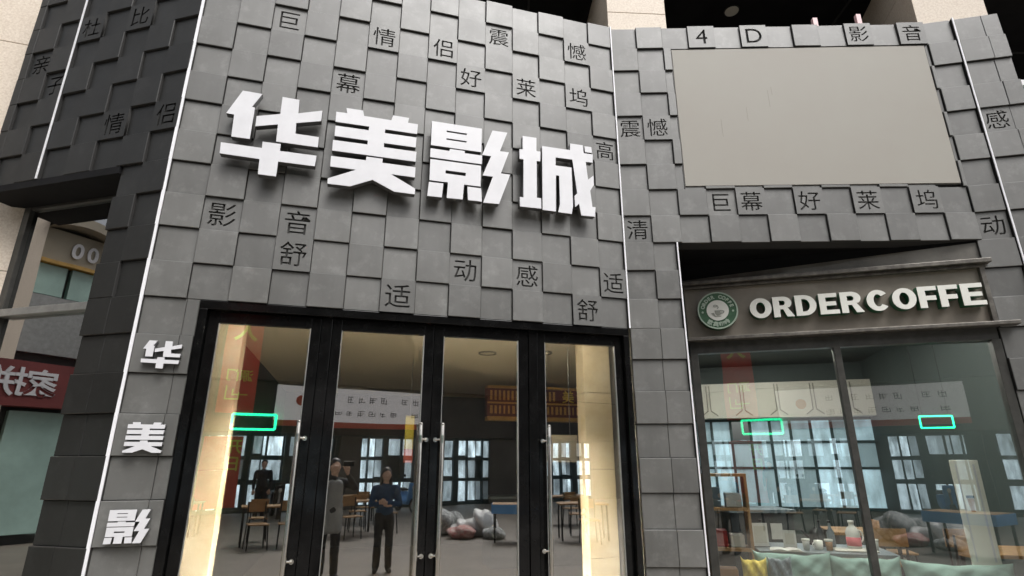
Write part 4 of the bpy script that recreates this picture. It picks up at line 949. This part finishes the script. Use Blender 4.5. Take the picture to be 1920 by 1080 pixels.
mb = MB(); mb.box(FCb, 2, 14.6, 2.78, 3.72, -.3, .12); obj('red_sign', mb, 'dullred', cbld)
join_meshes([text_mesh(c, .62, FCb, a, 3.28, .13, .03, .012) for c, a in (('家', 9.88), ('拼', 10.45))], 'sign_lettering', cbld, 'white')
join_meshes([text_mesh(c, .52, FCb, a, 6.45, -.08, .04, .012) for c, a in (('0', 9.40), ('0', 9.74))], 'fascia_lettering', cbld, 'white')
# tables, chairs, bags on the plaza
def chair(x, y, rz, label, group='cafe chairs on the plaza'):
    t = thing('cafe_chair', label, 'chair', (x, y, 0), group)
    f = Fr((x, y), (math.cos(rz), math.sin(rz)))
    mb = MB(); mb.box(f, -.2, .2, .435, .46, -.2, .2); bevel(obj('seat', mb, 'wood', t), .008)
    mb = MB()
    for k in range(6):
        a0 = -.19 + .38 * k / 6; a1 = -.19 + .38 * (k + 1) / 6; c0 = -.2 - .03 * math.cos(a0 * 8); c1 = -.2 - .03 * math.cos(a1 * 8)
        mb.add([f.P(a0, .66, c0), f.P(a1, .66, c1), f.P(a1, .86, c1), f.P(a0, .86, c0), f.P(a0, .66, c0 - .014), f.P(a1, .66, c1 - .014), f.P(a1, .86, c1 - .014), f.P(a0, .86, c0 - .014)], [(0, 1, 2, 3), (4, 7, 6, 5), (0, 4, 5, 1), (3, 2, 6, 7), (0, 3, 7, 4), (1, 5, 6, 2)])
    obj('backrest', mb, 'wood', t)
    for sx in (-1, 1):
        mb = MB(); mb.tube(f.P(sx * .17, .434, .17), f.P(sx * .19, .004, .19), .013, n=8); obj('leg', mb, 'ironblack', t)
        mb = MB(); mb.tube(f.P(sx * .17, .86, -.205), f.P(sx * .17, .44, -.18), .013, n=8); mb.tube(f.P(sx * .17, .44, -.18), f.P(sx * .19, .004, -.21), .013, n=8); obj('leg', mb, 'ironblack', t)
TB = [(-.25, -5.0, .1, 'wooden cafe table behind the photographer, nearest the red banner'), (1.75, -5.6, -.1, 'wooden cafe table right behind the woman in blue'), (-1.9, -7.4, .2, 'wooden cafe table at the far left of the plaza group'), (2.6, -8.2, .0, 'wooden cafe table in front of the white shop sign'), (6.0, -2.2, .5, 'wooden cafe table beside the blue covered table'), (7.6, -5.0, .3, 'wooden cafe table farthest to the right on the plaza')]
for x, y, rz, lb in TB: table(x, y, .75, 1.1, .65, lb, rot=rz, group='cafe tables on the plaza')
CH = [(-.55, -4.3, 3.1, 'wooden chair on the near side of the banner table, left one'), (.05, -4.35, 3.3, 'wooden chair on the near side of the banner table, right one'), (-.35, -5.7, .1, 'wooden chair on the far side of the banner table'), (.55, -5.1, 1.5, 'wooden chair at the end of the banner table'),
      (1.5, -4.95, 3.0, 'wooden chair on the near side of the table behind the woman'), (2.05, -6.3, .2, 'wooden chair on the far side of the table behind the woman'), (2.6, -5.6, 1.6, 'wooden chair at the end of the table behind the woman'), (-1.8, -6.7, 3.3, 'wooden chair at the far left table'), (2.6, -7.5, 3.1, 'wooden chair at the table before the white shop sign'),
      (5.7, -1.6, 3.6, 'wooden chair beside the blue covered table'), (6.4, -2.9, .6, 'wooden chair on the far side of the right hand table'), (7.3, -4.3, 3.4, 'wooden chair at the table farthest to the right')]
for x, y, rz, lb in CH: chair(x, y, rz, lb)
bt = thing('covered_table', 'table under a bright blue cloth on the plaza', 'table', (4.65, -2.75, 0))
fb = Fr((4.65, -2.75), (.85, .52))
mb = MB(); mb.box(fb, -.6, .6, .72, .75, -.35, .35); obj('table_top', mb, 'wood', bt)
mb = MB(); mb.box(fb, -.61, .61, .56, .745, .352, .36); mb.box(fb, -.61, .61, .56, .745, -.36, -.352); mb.box(fb, .602, .612, .56, .745, -.35, .35); mb.box(fb, -.612, -.602, .56, .745, -.35, .35); obj('cloth', mb, 'bluecloth', bt)
for sx in (-1, 1):
    for sy in (-1, 1):
        mb = MB(); mb.box(fb, sx * .55 - .02, sx * .55 + .02, .004, .718, sy * .3 - .02, sy * .3 + .02); obj('leg', mb, 'ironblack', bt)
def bag(x, y, r, hh, m, label, seed):
    rnd = random.Random(seed); bm = bmesh.new(); bmesh.ops.create_icosphere(bm, subdivisions=4, radius=1.0)
    ph = [(rnd.uniform(2, 6), rnd.uniform(2, 6), rnd.uniform(2, 6), rnd.uniform(0, 6)) for _ in range(5)]
    for v in bm.verts:
        d = 1 + .05 * math.sin(19 * v.co.x + 3 * seed) * math.sin(23 * v.co.y + seed) * math.sin(17 * v.co.z) + sum(.055 * math.sin(a * v.co.x + b * v.co.y + c * v.co.z + e) for a, b, c, e in ph)
        z = v.co.z * d; z = max(z, -.72)
        v.co = Vector((x + v.co.x * d * r, y + v.co.y * d * r, .006 + (z + .72) / 1.72 * hh))
    me = bpy.data.meshes.new('bag'); bm.to_mesh(me); bm.free(); me.materials.append(M[m])
    return tag(link_mesh('full_bag', me, None, True), label, 'bag', 'full bags heaped on the plaza')
bag(3.55, -4.7, .42, .55, 'bag1', 'large black and white patterned bag in the heap', 1); bag(4.0, -4.1, .30, .35, 'bag2', 'white plastic bag in the middle of the heap', 2)
bag(3.75, -3.8, .30, .24, 'bag3', 'flat red and white bag at the front of the heap', 3); bag(4.4, -4.0, .33, .55, 'bag2', 'taller white plastic bag at the right of the heap', 4); bag(4.0, -4.9,   .30, .45, 'bag1', 'dark speckled bag at the back of the heap', 5)

bag(4.35, -3.4, .26, .22, 'bag1', 'small dark patterned bag at the right front of the heap', 6)
# parked scooters in front of the far shops
def scooter(x, y, rz, m, label):
    t = thing('parked_scooter', label, 'scooter', (x, y, 0), 'scooters parked across the plaza')
    f = Fr((x, y), (math.cos(rz), math.sin(rz)))
    for a in (-.62, .60):
        w_ = MB(); w_.tube(f.P(a, .23, -.05), f.P(a, .23, .05), .23, n=24); wh = obj('wheel', w_, 'ironblack', t)
        w_ = MB(); w_.tube(f.P(a, .23, -.055), f.P(a, .23, .055), .12, n=20); obj('rim', w_, 'alu', wh)
    mb = MB(); mb.prism(f, [(-.80, .50), (-.70, .34), (-.35, .26), (.25, .24), (.40, .36), (.52, .95), (.44, .98), (.30, .40), (.05, .36), (-.15, .52), (-.20, .68), (-.75, .66)], -.14, .14); bevel(obj('body', mb, m, t), .03)
    mb = MB(); mb.prism(f, [(-.78, .67), (-.12, .69), (-.08, .75), (-.45, .80), (-.78, .76)], -.13, .13); bevel(obj('seat', mb, 'ironblack', t), .03)
    mb = MB(); mb.tube(f.P(.60, .23, 0), f.P(.46, .98, 0), .03); obj('front_fork', mb, 'alu', t)
    mb = MB(); mb.tube(f.P(.44, 1.02, -.32), f.P(.44, 1.02, .32), .018); mb.tube(f.P(.46, .96, 0), f.P(.44, 1.04, 0), .03); obj('handlebar', mb, 'ironblack', t)
    for sd in (-1, 1):
        mb = MB(); mb.tube(f.P(.44, 1.02, sd * .26), f.P(.42, 1.2, sd * .30), .008, n=6); mb.ball(f.P(.42, 1.22, sd * .30), .06, 12, 8, .6, 1, .8); obj('mirror', mb, 'ironblack', t)
    mb = MB(); mb.ball(f.P(.53, .82, 0), .07, 14, 10, .7, 1, 1); obj('headlight', mb, 'china', t)
scooter(-2.6, -11.2, 1.4, 'shopred', 'red scooter parked left of the banner across the plaza')
scooter(.9, -11.2, 1.6, 'ironblack', 'black scooter parked right of the banner across the plaza'); scooter(1.7, -11.3, 1.7, 'slate', 'grey scooter parked below the white shop sign')
scooter(5.2, -11.2, 1.5, 'bluecloth', 'blue scooter parked below the right end of the white shop sign')
def lathe_thing(name, x, y, z, prof, m, label, cat, group, capm=None):
    t = thing(name, label, cat, (x, y, z), group); mb = MB(); mb.lathe((x, y, z + .001), prof, 20); obj('body', mb, m, t, True)
    if capm:
        r, h = prof[-1][0] + .004, prof[-1][1]; mb = MB(); mb.lathe((x, y, z + h - .012), [(r, 0), (r, .022)], 16); obj('cap', mb, capm, t, True)
BOT = [(.036, 0), (.038, .02), (.038, .15), (.014, .20), (.014, .26)]
for x, y, m, lb in ((2.78, 6.72, 'darkwood', 'dark bottle behind the tall menu card on the coffee shop table'), (3.40, 6.66, 'darkwood', 'dark bottle left of the white jug'), (3.48, 6.60, 'slate', 'grey bottle right next to the white jug')): lathe_thing('table_bottle', x, y, .74, BOT, m, lb, 'bottle', 'bottles on the coffee shop table', 'ironblack')
CUP = [(.028, 0), (.038, .10)]
for x, y, m, lb in ((3.32, 6.36, 'brown', 'brown paper cup right of the white mug'), (3.10, 6.40, 'paper', 'pale paper cup left of the white mug'), (3.80, 6.36, 'paper', 'pale paper cup at the right end of the coffee shop table')): lathe_thing('paper_cup', x, y, .74, CUP, m, lb, 'cup', 'paper cups on the coffee shop table', 'china')
ky = thing('kettle', 'black kettle at the back of the coffee shop table', 'kettle', (3.42, 6.80, .74))
mb = MB(); mb.lathe((3.42, 6.80, .741), [(.08, 0), (.085, .03), (.07, .12), (.04, .16), (.012, .175), (.012, .19)], 24); obj('body', mb, 'ironblack', ky, True)
mb = MB(); mb.tube((3.35, 6.80, .80), (3.25, 6.78, .90), .016, .009, 10); obj('spout', mb, 'ironblack', ky, True)
mb = MB(); mb.tube((3.47, 6.80, .88), (3.56, 6.80, .89), .008, n=8); mb.tube((3.56, 6.80, .89), (3.55, 6.80, .79), .008, n=8); obj('handle', mb, 'ironblack', ky, True)
tr_ = bevel(obj('serving_tray', (lambda b: (b.box(Fr((3.56, 6.33), (.96, -.27)), -.2, .2, .742, .756, -.12, .12), b)[1])(MB()), 'hexpanel'), .006); tag(tr_, 'cream serving tray lying in front of the white jug', 'tray')
# more coffee shop furniture
table(4.7, 8.2, .75, .8, .8, 'square wooden table at the back of the coffee shop', rot=-.26, group='coffee shop tables'); table(5.2, 6.3, .75, .8, .8, 'square wooden table behind the right coffee shop window', rot=-.26, group='coffee shop tables')
for x, y, rz, lb in ((4.6, 7.5, 2.9, 'chair on the window side of the back coffee shop table'), (5.3, 8.4, 1.3, 'chair at the end of the back coffee shop table'), (4.6, 6.5, -1.8, 'chair left of the table behind the right window'), (5.3, 7.0, -.3, 'chair behind the table at the right window'), (2.6, 8.6, .3, 'chair beside the dark cabinet in the coffee shop')): chair(x, y, rz, lb, 'coffee shop chairs')
sh_ = thing('bottle_shelf', 'open shelf with boxes and bottles by the left end of the coffee shop window', 'shelf', FK.P(.25, 0, -1.1))
mb = MB(); mb.box(FK, .02, .05, 0, 1.5, -1.3, -.95); mb.box(FK, .47, .50, 0, 1.5, -1.3, -.95)
obj('side_panel', mb, 'wood', sh_)
for h in (.3, .72, 1.12, 1.47):
    mb = MB(); mb.box(FK, .052, .468, h, h + .03, -1.3, -.95); obj('shelf_board', mb, 'wood', sh_)
for k, (a, h, wd, hh, m, lb) in enumerate(((.09, .753, .16, .16, 'redsign', 'red box on the middle shelf by the window'), (.28, .753, .14, .12, 'paper', 'pale box on the middle shelf by the window'), (.10, 1.153, .12, .2, 'slate', 'grey box on the upper shelf by the window'), (.27, 1.153, .16, .14, 'paper', 'pale box on the upper shelf by the window'), (.12, .333, .2, .2, 'brown', 'brown box on the lowest shelf by the window'))):
    mb = MB(); mb.box(FK, a, a + wd, h, h + hh, -1.25, -1.02); t = bevel(obj('storage_box', mb, m), .006); tag(t, lb, 'box', 'boxes on the shelf')
# ------------------------------------------------------------------ people (mirrored in the doors)
def blob(parts, voxel, name, m, parent, smooth=6):
    mb = MB()
    for p in parts:
        if p[0] == 'c':
            _, a, b, r0, r1 = p; mb.tube(a, b, r0, r1, n=14); mb.ball(a, r0, 14, 8); mb.ball(b, r1, 14, 8)
        else:
            _, c, r, sx, sy, sz = p; mb.ball(c, r, 20, 14, sx, sy, sz)
    me = bpy.data.meshes.new(name); me.from_pydata([tuple(v) for v in mb.v], [], mb.f)
    bm = bmesh.new(); bm.from_mesh(me); bmesh.ops.remove_doubles(bm, verts=bm.verts, dist=1e-6); bmesh.ops.recalc_face_normals(bm, faces=bm.faces); bm.to_mesh(me); bm.free()
    o = bpy.data.objects.new('tmp', me); COL.objects.link(o)
    r = o.modifiers.new('r', 'REMESH'); r.mode = 'VOXEL'; r.voxel_size = voxel
    s_ = o.modifiers.new('s', 'SMOOTH'); s_.iterations = smooth; s_.factor = .5
    dg = bpy.context.evaluated_depsgraph_get(); dg.update()
    out = bpy.data.meshes.new_from_object(o.evaluated_get(dg)); bpy.data.objects.remove(o)
    if name in ('sweater', 'trousers', 'apron', 'hair'):
        from mathutils import noise as N_
        amp = .009 if name != 'hair' else .004
        for v in out.vertices:
            c = v.co; f_ = N_.noise(Vector((c.x * 16, c.y * 16, c.z * (9 if name == 'sweater' else 5)))) + .5 * N_.noise(c * 34)
            v.co = c + v.normal * f_ * amp
    out.materials.clear(); out.materials.append(M[m]); return link_mesh(name, out, parent, True)
def person(x, y, rz, ht, arms, label, top_m, leg_m, apron=False, long_hair=False, cap=False):
    """facing local +Y; arms: dict side -> (elbow, wrist, hand direction, palm side) in local coordinates at 1.70 m height"""
    k = ht / 1.70
    t = thing('person', label, 'person', (x, y, 0))
    c_, s_ = math.cos(rz), math.sin(rz)
    def T(p): return Vector((x + (p[0] * c_ - p[1] * s_) * k, y + (p[0] * s_ + p[1] * c_) * k, p[2] * k + .004))
    def cap_(a, b, r0, r1): return ('c', T(a), T(b), r0 * k, r1 * k)
    def bl(c, r, sx=1, sy=1, sz=1): return ('b', T(c), r * k, sx, sy, sz)
    body = []
    for sd in (-1, 1):
        body += [cap_((sd * .09, 0, .88), (sd * .10, .01, .48), .080, .052), cap_((sd * .10, .01, .48), (sd * .105, -.02, .09), .050, .036), cap_((sd * .105, -.03, .045), (sd * .125, .13, .028), .038, .026)]
    body += [bl((0, 0, .93), .155, 1.0, .72, .8), cap_((0, 0, .95), (0, 0, 1.12), .125, .125), bl((0, 0, 1.26), .165, 1.0, .68, 1.05), cap_((-.13, 0, 1.36), (.13, 0, 1.36), .062, .062), cap_((0, -.005, 1.38), (0, .01, 1.50), .052, .05)]
    body += [bl((0, .015, 1.595), .098, .80, .98, 1.12), bl((0, .05, 1.535), .062, .85, .9, .8), cap_((0, .105, 1.60), (0, .122, 1.572), .010, .015), bl((0, .098, 1.545), .016, 1.5, .6, .4)]
    for sd in (-1, 1): body += [bl((sd * .078, .01, 1.59), .024, .4, .7, 1.1), bl((sd * .032, .088, 1.61), .012, 1.2, .6, .7)]
    arm_parts = []
    for sd, (el, wr, hd, up) in arms.items():
        sh = (sd * .19, 0, 1.365); el = Vector(el); wr = Vector(wr); hd = Vector(hd).normalized(); up = Vector(up).normalized(); sv = hd.cross(up)
        arm_parts += [cap_(sh, el, .052, .040), cap_(el, wr, .040, .027)]
        body += [cap_(sh, el, .048, .038), cap_(el, wr, .037, .025)]
        pc = wr + hd * .05
        body += [cap_(wr, pc + sv * .018, .024, .022), cap_(wr, pc - sv * .018, .024, .022)]
        for fi, (off, ln_) in enumerate(((-.033, .060), (-.011, .072), (.011, .068), (.033, .054))):
            b0 = wr + hd * .085 + sv * off; b1 = b0 + hd * ln_ * .5 - up * .012; b2 = b1 + hd * ln_ * .35 - up * .03
            body += [cap_(b0 - hd * .03, b0, .012, .0095), cap_(b0, b1, .0095, .0088), cap_(b1, b2, .0088, .0075)]
        tb = wr + hd * .03 - sv * .035 * sd; t1 = tb + hd * .035 - sv * .022 * sd; t2 = t1 + hd * .03 - up * .012
        body += [cap_(tb, t1, .013, .011), cap_(t1, t2, .011, .009)]
    blob(body, .009 * k, 'body', 'skin', t)
    # clothing
    top = [bl((0, 0, .98), .165, 1.0, .74, .55), cap_((0, 0, .98), (0, 0, 1.14), .145, .140), bl((0, 0, 1.26), .180, 1.0, .70, 1.02), cap_((-.14, 0, 1.365), (.14, 0, 1.365), .072, .072), cap_((0, 0, 1.39), (0, .003, 1.43), .066, .062)]
    for sd, (el, wr, hd, up) in arms.items():
        e, w_ = Vector(el), Vector(wr); top += [cap_((sd * .185, 0, 1.365), e, .068, .054), cap_(e, e.lerp(w_, .9), .053, .038)]
    blob(top, .014 * k, 'sweater', top_m, t, 8)
    legs = [bl((0, 0, .92), .168, 1.0, .76, .62)]
    for sd in (-1, 1): legs += [cap_((sd * .09, 0, .88), (sd * .10, .01, .48), .096, .070), cap_((sd * .10, .01, .48), (sd * .105, -.018, .09), .070, .062)]
    blob(legs, .014 * k, 'trousers', leg_m, t, 8)
    shoes = []
    for sd in (-1, 1): shoes += [cap_((sd * .105, -.04, .05), (sd * .125, .15, .035), .048, .036)]
    blob(shoes, .009 * k, 'shoe', 'darkcloth', t, 4)
    hair = [bl((0, -.012, 1.635), .104, .86, .98, .98), bl((0, -.045, 1.58), .088, .95, .8, 1.15)]
    if long_hair:
        for sd in (-1, 1): hair += [cap_((sd * .075, -.01, 1.60), (sd * .095, .005, 1.36), .032, .030)]
        hair += [bl((0, -.07, 1.47), .10, 1.0, .5, 1.6)]
    blob(hair, .010 * k, 'hair', 'hair', t, 4)
    if apron:
        blob([cap_((-.05, .075, 1.34), (-.05, .07, 1.05), .075, .085), cap_((.05, .075, 1.34), (.05, .07, 1.05), .075, .085)] + [cap_((q * .075, .045, 1.02), (q * .095, .05, .70), .085, .085) for q in (-1, 0, 1)], .015, 'apron', 'greyshirt', t, 8)
    return t
FACE = math.radians(15.6)
person(.80, -.64, FACE, 1.52, {1: ((.25, .06, 1.10), (.02, .20, 1.13), (-1, .05, .1), (0, 1, .1)), -1: ((-.25, .06, 1.10), (-.02, .17, 1.09), (1, .1, .05), (0, 1, .1))},
       'person with long dark hair, blue sweater and dark trousers, arms folded', 'bluesweater', 'darkcloth', long_hair=True)
person(-.08, -.48, 0.0, 1.65, {1: ((.27, .20, 1.30), (.10, .36, 1.50), (-.35, .25, .9), (.2, 1, 0)), -1: ((-.27, .20, 1.30), (-.12, .36, 1.50), (.35, .25, .9), (-.2, 1, 0))},
       'person in grey apron and dark jacket holding up a phone', 'darkcloth', 'darkcloth', apron=True)
ph = MB(); ph.box(W, -.078, .078, 1.565, 1.637, .030, .038); phn = obj('phone', ph, 'phone'); bevel(phn, .003)
tag(phn, 'black phone held up sideways in both hands by the photographer', 'phone')
ARM = {1: ((.24, -.03, 1.08), (.22, .10, .86), (0, .2, -1), (0, 1, .2)), -1: ((-.24, -.03, 1.08), (-.22, .08, .86), (0, .2, -1), (0, 1, .2))}
person(.35, -10.6, .2, 1.70, ARM, 'person in dark clothes standing beside the red banner across the plaza', 'darkcloth', 'darkcloth')
